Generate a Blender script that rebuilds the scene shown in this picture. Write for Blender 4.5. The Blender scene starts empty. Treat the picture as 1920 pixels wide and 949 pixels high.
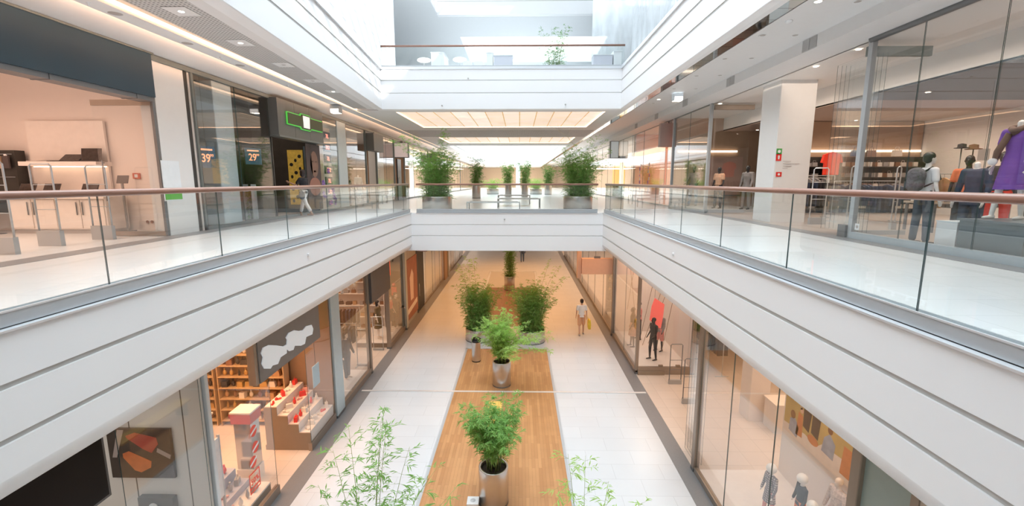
import bpy, bmesh, math, random
from mathutils import Vector, Matrix
random.seed(7)
PI = math.pi
SC = bpy.context.scene
COL = SC.collection
R = math.radians

# ------------------------------------------------------------------ camera
EYE = 7.25
F = 850.0
PITCH = 8.99
YAW = 0.932
cd = bpy.data.cameras.new('camera')
cd.sensor_fit = 'HORIZONTAL'; cd.sensor_width = 36.0
cd.lens = F / 1920 * 36.0
cd.clip_start = 0.05; cd.clip_end = 400
cam = bpy.data.objects.new('camera', cd); COL.objects.link(cam)
cam.location = (0, 0, EYE)
cam.rotation_euler = (R(90 - PITCH), 0, R(YAW))
SC.camera = cam
CM = cam.rotation_euler.to_matrix()

def ray(px, py):
    return CM @ Vector(((px - 960) / F, (474.5 - py) / F, -1.0))
def at_z(px, py, z):
    d = ray(px, py); t = (z - EYE) / d.z; return Vector((d.x * t, d.y * t, z))
def at_x(px, py, x):
    d = ray(px, py); t = x / d.x; return Vector((x, d.y * t, EYE + d.z * t))
def at_y(px, py, y):
    d = ray(px, py); t = y / d.y; return Vector((d.x * t, y, EYE + d.z * t))

# ------------------------------------------------------------------ look, sky, sun, skylights
vs = SC.view_settings
vs.view_transform = 'Standard'; vs.look = 'None'; vs.exposure = 0.35; vs.gamma = 1.0
vs.use_curve_mapping = False
SC.cycles.max_bounces = 8
SC.cycles.diffuse_bounces = 4
SC.cycles.glossy_bounces = 4
SC.cycles.transparent_max_bounces = 24
SC.cycles.transmission_bounces = 4
SC.cycles.sample_clamp_indirect = 6.0
SC.cycles.caustics_reflective = False
SC.cycles.caustics_refractive = False

w = bpy.data.worlds.new('sky'); SC.world = w; w.use_nodes = True
wn = w.node_tree.nodes; wl = w.node_tree.links
wn['Background'].inputs[0].default_value = (0.86, 0.94, 1.0, 1)
wn['Background'].inputs[1].default_value = 1.6

sd = bpy.data.lights.new('sun', 'SUN'); sd.energy = 3.4; sd.angle = R(.35); sd.color = (1, .98, .94)
sun = bpy.data.objects.new('sun', sd); COL.objects.link(sun)
sun.location = (6, -15, 40)
sun.rotation_euler = Vector((-1.0, 1.6, -1.1)).to_track_quat('-Z', 'Y').to_euler()

def area(name, loc, sx, sy, rad, color=(1, 1, 1), direction=(0, 0, -1), spread=None):
    """rectangular lamp; rad is its radiance"""
    l = bpy.data.lights.new(name, 'AREA'); l.shape = 'RECTANGLE'; l.size = sx; l.size_y = sy
    l.energy = rad * PI * sx * sy; l.color = color
    if spread: l.spread = R(spread)
    o = bpy.data.objects.new(name, l); COL.objects.link(o); o.location = loc
    o.rotation_euler = Vector(direction).to_track_quat('-Z', 'Y').to_euler()
    return o
DAY = (0.83, 0.93, 1.0)
area('skylight_lamp', (-0.3, 7.5, 19.2), 8.0, 20.0, 1.9, DAY, spread=95)
area('skylight_lamp', (-0.5, 30.0, 17.6), 8.0, 10.0, 3.0, DAY)
area('skylight_lamp', (-0.5, 57.0, 14.8), 8.0, 40.0, 2.6, DAY)

# ------------------------------------------------------------------ materials
area('walkway_fill', (-5.4, 9, 9.93), .9, 26, 2.6, (.86, .94, 1), spread=130)  # added fill over the left walkway, no such fitting; brightens floor and fascias
area('walkway_fill', (5.75, 9, 10.46), .9, 26, 2.6, (.86, .94, 1), spread=130)  # same added fill on the right; limited spread hides it from view
area('far_fill', (-.5, 84, 9.5), 10, 8, 4.0, (1, .86, .72))  # added fill to brighten the far end wall
area('cove_lamp', (-6.84, 45, 10.10), 92, .04, 22.0, (1, .55, .32), (-1, 0, .12), spread=70)
MATS = {}
def mat(name, color=(.8, .8, .8), rough=.5, metal=0., noise=.06, nscale=6., bump=0., emit=0., spec=.5, coat=0., ecol=None):
    if name in MATS: return MATS[name]
    m = bpy.data.materials.new(name); m.use_nodes = True
    nt = m.node_tree; b = nt.nodes['Principled BSDF']
    b.inputs['Roughness'].default_value = rough
    b.inputs['Metallic'].default_value = metal
    b.inputs['Specular IOR Level'].default_value = spec
    b.inputs['Coat Weight'].default_value = coat
    tc = nt.nodes.new('ShaderNodeTexCoord')
    n = nt.nodes.new('ShaderNodeTexNoise'); n.inputs['Scale'].default_value = nscale; n.inputs['Detail'].default_value = 3
    nt.links.new(tc.outputs['Object'], n.inputs['Vector'])
    mx = nt.nodes.new('ShaderNodeMix'); mx.data_type = 'RGBA'
    c = color
    mx.inputs[6].default_value = (c[0] * (1 - noise), c[1] * (1 - noise), c[2] * (1 - noise), 1)
    mx.inputs[7].default_value = (min(1, c[0] * (1 + noise)), min(1, c[1] * (1 + noise)), min(1, c[2] * (1 + noise)), 1)
    nt.links.new(n.outputs['Fac'], mx.inputs[0])
    nt.links.new(mx.outputs[2], b.inputs['Base Color'])
    if bump:
        bp = nt.nodes.new('ShaderNodeBump'); bp.inputs['Strength'].default_value = bump; bp.inputs['Distance'].default_value = .01
        nt.links.new(n.outputs['Fac'], bp.inputs['Height']); nt.links.new(bp.outputs['Normal'], b.inputs['Normal'])
    if emit:
        b.inputs['Emission Color'].default_value = (*(ecol or color), 1)
        b.inputs['Emission Strength'].default_value = emit
    MATS[name] = m
    return m

def glass(name, tint=(.97, .99, .98), refl=1.0, ior=1.45, rough=0.0, dust=0.0):
    if name in MATS: return MATS[name]
    m = bpy.data.materials.new(name); m.use_nodes = True
    nt = m.node_tree; nt.nodes.remove(nt.nodes['Principled BSDF'])
    out = nt.nodes['Material Output']
    t = nt.nodes.new('ShaderNodeBsdfTransparent'); t.inputs[0].default_value = (*tint, 1)
    g = nt.nodes.new('ShaderNodeBsdfGlossy'); g.inputs['Roughness'].default_value = rough
    g.inputs[0].default_value = (refl, refl, refl, 1)
    lw = nt.nodes.new('ShaderNodeLayerWeight'); lw.inputs[0].default_value = .5
    pw = nt.nodes.new('ShaderNodeMath'); pw.operation = 'POWER'; pw.inputs[1].default_value = 4.6; nt.links.new(lw.outputs['Facing'], pw.inputs[0])
    f = nt.nodes.new('ShaderNodeMapRange'); r0 = ((ior - 1) / (ior + 1)) ** 2; f.inputs[3].default_value = r0; f.inputs[4].default_value = 1.
    nt.links.new(pw.outputs[0], f.inputs[0])
    x = nt.nodes.new('ShaderNodeMixShader')
    nt.links.new(f.outputs[0], x.inputs[0]); nt.links.new(t.outputs[0], x.inputs[1]); nt.links.new(g.outputs[0], x.inputs[2])
    last = x
    if dust:
        d = nt.nodes.new('ShaderNodeBsdfDiffuse'); d.inputs[0].default_value = (.9, .93, .96, 1)
        x2 = nt.nodes.new('ShaderNodeMixShader'); x2.inputs[0].default_value = dust
        nt.links.new(x.outputs[0], x2.inputs[1]); nt.links.new(d.outputs[0], x2.inputs[2]); last = x2
    nt.links.new(last.outputs[0], out.inputs[0])
    MATS[name] = m
    return m

def brick(name, c1, c2, mortar, bw, bh, ms=.01, rough=.3, offset=0., rot=0., mix=.5, bias=0., spec=.5, emit=0., plane='XY', noise=0., metal=0.):
    """tiles / planks / grids in metres; plane picks the two object axes used"""
    if name in MATS: return MATS[name]
    m = bpy.data.materials.new(name); m.use_nodes = True
    nt = m.node_tree; b = nt.nodes['Principled BSDF']; b.inputs['Roughness'].default_value = rough
    b.inputs['Specular IOR Level'].default_value = spec; b.inputs['Metallic'].default_value = metal
    tc = nt.nodes.new('ShaderNodeTexCoord')
    sp = nt.nodes.new('ShaderNodeSeparateXYZ'); cb = nt.nodes.new('ShaderNodeCombineXYZ')
    nt.links.new(tc.outputs['Object'], sp.inputs[0])
    nt.links.new(sp.outputs[plane[0]], cb.inputs['X']); nt.links.new(sp.outputs[plane[1]], cb.inputs['Y'])
    br = nt.nodes.new('ShaderNodeTexBrick'); br.offset = offset; br.squash = 1
    br.inputs['Scale'].default_value = 1.0; br.inputs['Brick Width'].default_value = bw; br.inputs['Row Height'].default_value = bh
    br.inputs['Mortar Size'].default_value = ms; br.inputs['Mortar Smooth'].default_value = .1; br.inputs['Bias'].default_value = bias
    br.inputs['Color1'].default_value = (*c1, 1); br.inputs['Color2'].default_value = (*c2, 1); br.inputs['Mortar'].default_value = (*mortar, 1)
    nt.links.new(cb.outputs[0], br.inputs['Vector'])
    res = br.outputs['Color']
    if noise:
        n = nt.nodes.new('ShaderNodeTexNoise'); n.inputs['Scale'].default_value = 1.3; n.inputs['Detail'].default_value = 4
        nt.links.new(tc.outputs['Object'], n.inputs['Vector'])
        mr = nt.nodes.new('ShaderNodeMapRange'); mr.inputs[3].default_value = 1 - noise; mr.inputs[4].default_value = 1 + noise
        nt.links.new(n.outputs['Fac'], mr.inputs[0])
        vm = nt.nodes.new('ShaderNodeVectorMath'); vm.operation = 'SCALE'
        nt.links.new(res, vm.inputs[0]); nt.links.new(mr.outputs[0], vm.inputs['Scale']); res = vm.outputs[0]
    nt.links.new(res, b.inputs['Base Color'])
    if emit:
        nt.links.new(res, b.inputs['Emission Color']); b.inputs['Emission Strength'].default_value = emit
    MATS[name] = m
    return m

WHITE = mat('white_paint', (.86, .87, .88), .45, noise=.015)
FASC = mat('white_fascia_panel', (.92, .93, .945), .4, noise=.015, nscale=.8)
GROOVE = mat('grey_joint', (.58, .58, .57), .6)
CEIL = mat('ceiling_plaster', (.80, .80, .80), .6, noise=.02)
ALU = mat('brushed_aluminium', (.50, .53, .55), .4, .3, noise=.05)
ALUL = mat('light_aluminium', (.80, .83, .86), .35, .5, noise=.03)
STEEL = mat('brushed_steel', (.62, .60, .58), .28, 1.0, noise=.12, nscale=3)
DSTEEL = mat('dark_steel', (.22, .23, .24), .4, .7)
RAILW = mat('brown_handrail', (.33, .17, .12), .3, noise=.15, nscale=3, coat=.3)
GLASS = glass('clear_glass')
SGLASS = glass('shop_glass', (.985, .99, .988), 1.0, 1.6)
SGLASSL = glass('lower_shop_glass', (.985, .99, .988), 1.0, 1.45)
RGLASS = glass('railing_glass', (.96, .98, .975), 1.0, 1.5)
GEDGE = mat('glass_edge', (.06, .11, .11), .3)
BLACK = mat('black_matte', (.02, .02, .02), .5)
BLACKG = mat('black_gloss', (.006, .006, .007), .3, spec=.15)
GREY = mat('grey_panel', (.33, .35, .36), .5)
TILE = brick('white_floor_tile', (.63, .645, .66), (.61, .625, .64), (.48, .49, .5), 1.2, .6, .004, .22, .5, noise=.03)
TILE2 = brick('upper_floor_tile', (.74, .755, .755), (.72, .735, .735), (.60, .61, .61), 1.2, .6, .004, .25, .5, noise=.03)
BAND = mat('grey_granite_band', (.22, .22, .225), .35, noise=.25, nscale=60)
SHOPFL = brick('shop_floor_tile', (.72, .62, .54), (.68, .58, .5), (.55, .48, .42), .6, .6, .005, .25, noise=.03)
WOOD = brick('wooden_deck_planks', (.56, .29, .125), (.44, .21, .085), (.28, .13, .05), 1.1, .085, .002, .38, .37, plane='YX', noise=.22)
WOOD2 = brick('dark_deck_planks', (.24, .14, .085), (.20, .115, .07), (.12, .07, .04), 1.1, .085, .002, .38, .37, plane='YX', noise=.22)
MESH = brick('perforated_grid_ceiling', (.20, .20, .20), (.24, .24, .24), (.60, .59, .58), .072, .072, .02, .6)
LPANEL = brick('luminous_ceiling_panel', (.80, .62, .48), (.86, .74, .64), (.50, .32, .12), .70, 30, .022, .5, emit=.62, noise=.28)
MIRR = brick('mirror_strip_tile', (.50, .56, .58), (.46, .52, .54), (.15, .16, .17), 3.0, .62, .012, .05, metal=1., plane='XY')
COVE = mat('cove_led', (1, .72, .52), .5, emit=2.6, ecol=(1, .66, .42))
LAMP = mat('lamp_diffuser', (1, .93, .82), .5, emit=9., ecol=(1, .88, .72))

# ------------------------------------------------------------------ mesh helpers
class MB:
    def __init__(self): self.v = []; self.f = []; self.m = []; self.s = []
    def add(self, vs, fs, mi=0, smooth=False):
        o = len(self.v); self.v += [tuple(p) for p in vs]
        for f in fs: self.f.append([i + o for i in f]); self.m.append(mi); self.s.append(smooth)
    def box(self, x0, x1, y0, y1, z0, z1, mi=0):
        vs = [(x, y, z) for z in (z0, z1) for y in (y0, y1) for x in (x0, x1)]
        self.add(vs, [(0, 2, 3, 1), (4, 5, 7, 6), (0, 1, 5, 4), (2, 6, 7, 3), (0, 4, 6, 2), (1, 3, 7, 5)], mi)
        return self
    def cbox(self, c, s, mi=0):
        return self.box(c[0] - s[0] / 2, c[0] + s[0] / 2, c[1] - s[1] / 2, c[1] + s[1] / 2, c[2] - s[2] / 2, c[2] + s[2] / 2, mi)
    def tube(self, pts, r, n=8, mi=0, cap=True):
        pts = [Vector(p) for p in pts]; rs = r if isinstance(r, (list, tuple)) else [r] * len(pts)
        rings = []
        for i, p in enumerate(pts):
            d = (pts[min(i + 1, len(pts) - 1)] - pts[max(i - 1, 0)]).normalized()
            a = d.cross(Vector((0, 0, 1)));
            if a.length < .05: a = d.cross(Vector((0, 1, 0)))
            a.normalize(); b = d.cross(a)
            rings.append([p + (a * math.cos(2 * PI * k / n) + b * math.sin(2 * PI * k / n)) * rs[i] for k in range(n)])
        vs = [q for g in rings for q in g]
        fs = [(i * n + k, i * n + (k + 1) % n, (i + 1) * n + (k + 1) % n, (i + 1) * n + k) for i in range(len(pts) - 1) for k in range(n)]
        self.add(vs, fs, mi, True)
        if cap: self.add(rings[0], [tuple(range(n))], mi); self.add(rings[-1], [tuple(reversed(range(n)))], mi)
        return self
    def lathe(self, prof, c=(0, 0, 0), n=32, mi=0, smooth=True, sx=1, sy=1):
        vs = [(c[0] + r * sx * math.cos(2 * PI * k / n), c[1] + r * sy * math.sin(2 * PI * k / n), c[2] + z) for r, z in prof for k in range(n)]
        fs = [(i * n + k, i * n + (k + 1) % n, (i + 1) * n + (k + 1) % n, (i + 1) * n + k) for i in range(len(prof) - 1) for k in range(n)]
        self.add(vs, fs, mi, smooth); return self
    def prism(self, poly, axis, a0, a1, mi=0, smooth=False):
        """poly in the two other axes, extruded along axis"""
        def P(u, v, a):
            return {'x': (a, u, v), 'y': (u, a, v), 'z': (u, v, a)}[axis]
        n = len(poly)
        vs = [P(u, v, a0) for u, v in poly] + [P(u, v, a1) for u, v in poly]
        self.add(vs, [(k, (k + 1) % n, n + (k + 1) % n, n + k) for k in range(n)], mi, smooth)
        self.add(vs[:n], [tuple(range(n))], mi); self.add(vs[n:], [tuple(reversed(range(n)))], mi)
        return self
    def ball(self, c, r, n=10, mi=0):
        r = r if isinstance(r, (tuple, list)) else (r, r, r); m = max(4, n // 2 + 1)
        vs = [(c[0] + r[0] * math.sin(PI * i / m) * math.cos(2 * PI * k / n), c[1] + r[1] * math.sin(PI * i / m) * math.sin(2 * PI * k / n), c[2] + r[2] * math.cos(PI * i / m)) for i in range(m + 1) for k in range(n)]
        fs = [(i * n + k, (i + 1) * n + k, (i + 1) * n + (k + 1) % n, i * n + (k + 1) % n) for i in range(m) for k in range(n)]
        self.add(vs, fs, mi, True); return self
    def mesh(self, name, mats):
        me = bpy.data.meshes.new(name); me.from_pydata(self.v, [], self.f)
        for m in (mats if isinstance(mats, (list, tuple)) else [mats]): me.materials.append(m)
        me.polygons.foreach_set('material_index', self.m); me.polygons.foreach_set('use_smooth', self.s)
        bm = bmesh.new(); bm.from_mesh(me); bmesh.ops.remove_doubles(bm, verts=bm.verts, dist=1e-5) if len(bm.verts) < 20000 else None
        if len(bm.verts) < 20000: bmesh.ops.recalc_face_normals(bm, faces=bm.faces)
        bm.to_mesh(me); bm.free(); me.update(); return me
    def build(self, name, mats, parent=None, loc=None):
        return link(name, self.mesh(name, mats), parent, loc)

def link(name, me, parent=None, loc=None, rz=0.):
    o = bpy.data.objects.new(name, me); COL.objects.link(o)
    if parent: o.parent = parent
    if loc is not None: o.location = loc
    if rz: o.rotation_euler.z = rz
    return o
def tag(o, label=None, cat=None, group=None, kind=None):
    if label: o['label'] = label
    if cat: o['category'] = cat
    if group: o['group'] = group
    if kind: o['kind'] = kind
    return o
def empty(name, loc=(0, 0, 0), label=None, cat=None, group=None, rz=0.):
    o = bpy.data.objects.new(name, None); COL.objects.link(o); o.location = loc; o.rotation_euler.z = rz
    o.empty_display_size = .1
    return tag(o, label, cat, group)
def copy_tree(o, parent=None):
    c = o.copy(); COL.objects.link(c); c.parent = parent
    for ch in list(o.children): copy_tree(ch, c)
    return c
def struct(name, mb, mats, label=None):
    o = mb.build(name, mats) if isinstance(mb, MB) else mb
    o['kind'] = 'structure'
    if label: o['label'] = label
    return o
def B(x0, x1, y0, y1, z0, z1): return MB().box(x0, x1, y0, y1, z0, z1)
_tn = [0]
def trim(mb, mats, label): _tn[0] += 1; return struct('trim_%d' % _tn[0], mb, mats, label)
_wn = [0]
def window(x0, x1, y0, y1, z0, z1, label, mats=None):
    _wn[0] += 1
    mb = MB().box(x0, x1, y0, y1, z0, z1)
    dx, dy = x1 - x0, y1 - y0
    for k in range(len(mb.f)):                          # thin side faces show the dark glass edge
        vs = [mb.v[i] for i in mb.f[k]]
        ax = [max(p[a] for p in vs) - min(p[a] for p in vs) for a in range(3)]
        flat = ax.index(min(ax)); thin = 0 if dx < dy else 1
        mb.m[k] = 0 if flat == thin else 1
    return struct('window_%d' % _wn[0], mb, mats or [SGLASS if z0 > 5 else SGLASSL, GEDGE], label)
def decal_poly(name, poly, m, parent=None, plane='x', a=0., th=.004):
    return MB().prism(poly, plane, a, a + th).build(name, m, parent)
def text(name, s, size, m, loc, rot, parent=None, depth=.003, align='CENTER', sx=1.):
    c = bpy.data.curves.new(name, 'FONT'); c.body = s; c.size = size; c.extrude = depth; c.align_x = align; c.align_y = 'CENTER'
    c.offset = size * .012
    t = bpy.data.objects.new(name, c); COL.objects.link(t)
    me = bpy.data.meshes.new_from_object(t); COL.objects.unlink(t); bpy.data.objects.remove(t)
    me.materials.clear(); me.materials.append(m)
    o = link(name, me, parent); o.location = loc; o.rotation_euler = rot; o.scale.x = sx
    return o
# ================================================================== STRUCTURE
# ---- level 1 floor
struct('floor', B(-16, 14, -8, 100, -.3, 0), TILE, 'white tiled lower floor of the mall')
trim(B(-5.65, -5.17, -8, 100, 0, .004), BAND, 'dark grey granite band along the left lower shopfronts')
trim(B(4.02, 4.45, -8, 100, 0, .004), BAND, 'dark grey granite band along the right lower shopfronts')
struct('floor', B(-16, -5.65, -8, 100, 0, .003), SHOPFL, 'warm tiled floor of the left lower shops')
struct('floor', B(4.45, 14, -8, 100, 0, .003), SHOPFL, 'warm tiled floor of the right lower shops')
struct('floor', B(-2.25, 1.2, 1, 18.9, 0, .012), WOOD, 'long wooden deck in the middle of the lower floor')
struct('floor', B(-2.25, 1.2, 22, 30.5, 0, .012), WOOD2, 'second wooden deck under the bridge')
d = MB()
for x in (-2.33, 1.2): d.box(x, x + .08, 1, 18.98, 0, .016)
d.box(-2.33, 1.28, 18.9, 18.98, 0, .016)
trim(d, ALU, 'steel edging strip around the wooden deck')
struct('floor', B(-2.25, 1.2, 30.5, 36, 0, .012), mat('grey_grating', (.42, .42, .42), .5, noise=.2, nscale=30), 'grey paved end of the second deck')
d = MB()
for x in (-2.39, 1.2): d.box(x, x + .14, 24, 36.1, 0, .03)
d.box(-2.37, 1.32, 36, 36.15, 0, .03)
trim(d, ALUL, 'pale edging strip around the second deck')
trim(B(-5.5, 4.4, 14.78, 14.88, 0, .02), ALUL, 'pale expansion strip crossing the lower floor and the deck')

# ---- level 2 slabs
struct('floor', B(-16, -4.75, -8, 18.2, 4.5, 6.0), [TILE2], 'tiled walkway slab on the left of the void, upper floor')
struct('floor', B(3.75, 16, -8, 18.2, 4.5, 6.0), [TILE2], 'tiled walkway slab on the right of the void, upper floor')
struct('floor', B(-16, 16, 18.2, 100, 4.5, 6.0), [TILE2], 'tiled bridge slab across the void, upper floor')
struct('floor', B(-16, 16, -10, -2.5, 4.5, 6.0), [TILE2], 'bridge slab behind the viewpoint')
struct('ceiling', B(-5.65, 4.45, 18.3, 60, 4.44, 4.5), CEIL, 'plaster soffit under the bridge')
trim(B(-8.1, -7.62, -8, 95, 6.0, 6.004), BAND, 'grey granite band along the left upper shopfronts')
trim(B(6.95, 7.4, -8, 95, 6.0, 6.004), BAND, 'grey granite band along the right upper shopfronts')

def fascia_poly(s, x, zb, zt, h1, h2, back=.45, rnd=.34, g=.014):
    """outline (x,z): s=-1 left side, +1 right; h1, h2 the two groove heights"""
    p = [(x, zt), (x, h2 + .055), (x + s * g, h2 + .05), (x + s * g, h2 + .005), (x, h2), (x, h1 + .055), (x + s * g, h1 + .05), (x + s * g, h1 + .005), (x, h1)]
    for k in range(9):
        a = PI / 2 * k / 8
        p.append((x + s * rnd * (1 - math.cos(a)), zb + rnd * .8 - rnd * .8 * math.sin(a)))
    p += [(x + s * back, zb), (x + s * back, zt)]
    return p
def fascia(poly, y0, y1, label, dx0=0., dx1=0.):
    mb = MB(); n = len(poly)
    vs = [(u + dx0, y0, v) for u, v in poly] + [(u + dx1, y1, v) for u, v in poly]
    for k in range(n):
        q = (k, (k + 1) % n, n + (k + 1) % n, n + k)
        mb.add([vs[i] for i in q], [(0, 1, 2, 3)], 1 if k in (1, 2, 3, 5, 6, 7) else 0, 9 <= k <= 16)
    mb.add(vs[:n], [tuple(range(n))]); mb.add(vs[n:], [tuple(range(n))])
    return trim(mb, [FASC, GROOVE], label)
fascia(fascia_poly(-1, -4.3, 4.5, 6.0, 5.06, 5.52), -8, 18.0, 'white grooved fascia under the left railing')
fascia(fascia_poly(1, 3.3, 4.5, 6.0, 5.06, 5.52), -8, 18.0, 'white grooved fascia under the right railing')
def cross_fascia(x0, x1, y, zb, zt, h1, h2, label, lip=.35, dirn=1):
    mb = MB(); s = dirn
    pts = [(y, zt), (y, h2 + .04), (y + s * .02, h2 + .03), (y + s * .02, h2 + .01), (y, h2), (y, h1 + .04), (y + s * .02, h1 + .03), (y + s * .02, h1 + .01), (y, h1), (y, zb), (y + s * lip, zb), (y + s * lip, zt)]
    n = len(pts)
    for k in range(n):
        a, b = pts[k], pts[(k + 1) % n]
        mb.add([(x0, *a), (x1, *a), (x1, *b), (x0, *b)], [(0, 1, 2, 3)], 1 if k in (2, 6) else 0)
    for x in (x0, x1): mb.add([(x, *p) for p in pts], [tuple(range(n))])
    return trim(mb, [FASC, GROOVE], label)
cross_fascia(-4.7, 3.7, 17.95, 4.5, 6.0, 5.08, 5.52, 'white grooved fascia of the bridge, upper floor')

# ---- level 2 ceiling / level 3 slab
SK = -.0686
def lx(y, off=0.): return -4.55 + off + (y - 7.35) * SK      # skewed left edge of the top gallery
Z3B, Z3T = 9.98, 11.43
fascia([(u + 4.55, v) for u, v in fascia_poly(-1, -4.55, Z3B, Z3T, 10.55, 11.01, rnd=.02, back=.3)], -8, 18.0, 'white grooved fascia of the top gallery on the left', lx(-8), lx(18))
fascia(fascia_poly(1, 3.85, Z3B, Z3T, 10.55, 11.01, rnd=.02, back=.16), -8, 18.0, 'white grooved fascia of the top gallery on the right')
cross_fascia(-5.5, 4.0, 17.95, Z3B, Z3T, 10.55, 11.01, 'white grooved fascia of the top bridge')
def quadslab(pts, z0, z1):
    return MB().prism(pts, 'z', z0, z1)
Y0, Y1, YE = -8, 18.0, 95
# left ceiling: plaster strip, perforated mesh, plaster strip with slots, curved bulkhead
def sk(y, a): return lx(y, a)
def strip(xa0, xa1, xb0, xb1, y0, y1, z0, z1): return quadslab([(xa0, y0), (xb0, y0), (xb1, y1), (xa1, y1)], z0, z1)
struct('ceiling', strip(lx(Y0, -.56), lx(Y1, -.56), lx(Y0, -.28), lx(Y1, -.28), Y0, Y1, 9.99, 10.2), CEIL, 'plaster strip beside the left gallery edge')
struct('ceiling', strip(-5.75, -6.38, lx(Y0, -.56), lx(Y1, -.56), Y0, Y1, 10.01, 10.2), MESH, 'grey perforated grid strip in the left walkway ceiling')
struct('ceiling', B(-16, 16, -8, 1.0, 11.0, Z3T), CEIL, 'slab of the top floor near the viewpoint')
struct('ceiling', MB().prism([(-6.80, -8), (-6.43, -8), (-6.43, 95), (-6.80, 95)], 'z', 9.97, 10.05), CEIL, 'dropped plaster strip between the two cove lights')
mbc = MB(); pts = []
for k in range(9):
    a = k / 8; pts.append((-6.98 - 1.12 * a, 10.22 - .22 * a ** .7))
poly = pts + [(-8.1, 10.3), (-6.98, 10.3)]
mbc.prism(poly, 'y', -8, 95)
struct('ceiling', mbc, CEIL, 'curved plaster bulkhead above the left upper shopfronts')
for x, n in ((-6.395, 'inner'), (-6.89, 'outer')):
    o = MB().box(x - .035, x + .035, 0, 90, 10.02, 10.06).build('cove_light', COVE)
    tag(o, 'long warm %s cove light line in the left walkway ceiling' % n, 'ceiling light', None)
struct('ceiling', B(-16, -5.5, -8, 95, 10.3, Z3T), CEIL, 'slab of the top floor on the left')
# right
MX = 4.7
struct('ceiling', B(MX, 5.2, -8, 95, 10.49, 10.6), MIRR, 'mirrored strip in the right walkway ceiling')
struct('ceiling', B(5.2, 6.6, -8, 95, 10.48, 10.8), CEIL, 'white plaster ceiling over the right walkway')
trim(B(4.01, 4.12, -8, 95, Z3B, 10.6), WHITE, 'white lip beside the mirrored strip')
trim(B(6.6, 7.5, -8, 95, 10.2, 10.9), CEIL, 'white bulkhead above the right upper shopfronts')
struct('ceiling', B(4.12, 16, -8, 95, 10.62, Z3T), CEIL, 'slab of the top floor on the right')
# beyond the first void
def ring(x0, x1, y0, y1, hx0, hx1, hy0, hy1, z0, z1):
    return MB().box(x0, x1, y0, hy0, z0, z1).box(x0, x1, hy1, y1, z0, z1).box(x0, hx0, hy0, hy1, z0, z1).box(hx1, x1, hy0, hy1, z0, z1)
struct('ceiling', ring(-6.38, 4.02, 18.3, 25.2, -4.95, 3.4, 18.7, 24.0, Z3B, Z3B + .3), CEIL, 'plaster frame around the first luminous panel')
struct('ceiling', B(-4.95, 3.4, 18.7, 24.0, 10.02, 10.1), LPANEL, 'first warm luminous ceiling panel over the bridge')
struct('ceiling', MB().box(-6.38, 4.02, 25.2, 29.0, Z3B, Z3B + .3), MESH, 'grey perforated ceiling over the bridge')
struct('ceiling', ring(-6.38, 4.02, 29.0, 34.4, -5.1, 3.5, 29.3, 33.6, Z3B, Z3B + .3), CEIL, 'plaster frame around the second luminous panel')
struct('ceiling', B(-5.1, 3.5, 29.3, 33.6, 10.02, 10.1), LPANEL, 'second warm luminous ceiling panel further along')
struct('ceiling', B(-6.38, 4.02, 34.4, 36.0, Z3B, Z3B + .3), CEIL, 'plaster edge before the second void')
for k, (x0, x1, y0, y1) in enumerate(((-4.95, 3.4, 18.7, 24.0), (-5.1, 3.5, 29.3, 33.6))):
    mb = MB().box(x0, x0 + .06, y0, y1, 9.985, 10.015).box(x1 - .06, x1, y0, y1, 9.985, 10.015).box(x0 + .06, x1 - .06, y1 - .06, y1, 9.985, 10.015)
    trim(mb, COVE, 'warm glowing edge strip of the %s luminous panel' % ['first', 'second'][k])
# second void: fascias round it
for x0, x1 in ((-6.4, -5.6), (3.7, 4.02)):
    trim(MB().box(x0, x1, 36, 79, Z3B, Z3T).box(x0 if x0 > 0 else x1 - .03, (x0 if x0 > 0 else x1 - .03) + .03, 36, 79, 10.5, 10.55), FASC, 'white fascia along the %s side of the second void' % ('left' if x0 < 0 else 'right'))
cross_fascia(-6.4, 4.02, 79, Z3B, Z3T, 10.5, 10.95, 'white fascia at the far end of the second void')
struct('ceiling', B(-6.38, 4.02, 79.3, 95, Z3B, Z3T), CEIL, 'ceiling beyond the second void')
# end wall
struct('wall_back', MB().box(-16, 16, 95, 95.4, 0, 16), mat('far_beige_wall', (.85, .68, .50), .6), 'beige wall at the far end of the mall')
struct('wall_front', MB().box(-16, 16, -10.4, -10, 0, 22), WHITE, 'white wall behind the viewpoint')
struct('wall_left', B(-16.3, -16, -10, 95, 0, 11.4), WHITE, 'outer wall on the left')
struct('wall_right', B(16, 16.3, -10, 95, 0, 11.4), WHITE, 'outer wall on the right')

# ---- top floor: tall panelled wall on the left, skewed like its fascia
WP = brick('white_wall_panels', (.88, .89, .9), (.87, .88, .89), (.66, .68, .70), 60, .62, .012, .45, plane='YZ')
mb = MB(); mb.prism([(lx(-8, -.25), -8), (lx(-8, .02), -8), (lx(20.9, .02), 20.9), (lx(20.9, -.25), 20.9)], 'z', Z3T + .12, 20.5)
struct('wall_left', mb, WP, 'tall white panelled wall rising from the left top gallery')
trim(strip(lx(-8, -.3), lx(18, -.3), lx(-8, .06), lx(18, .06), -8, 18, Z3T, Z3T + .12), ALUL, 'pale metal ledge on the left top gallery')
trim(B(3.8, 4.1, -8, 18, Z3T, Z3T + .1), ALUL, 'pale metal ledge on the right top gallery')
trim(B(-5.4, 4.0, 17.93, 18.15, Z3T, Z3T + .1), ALUL, 'pale metal channel of the top bridge railing')
struct('floor', B(-16, 16, 18.3, 38.3, 11.0, Z3T), TILE2, 'top bridge floor')
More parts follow.
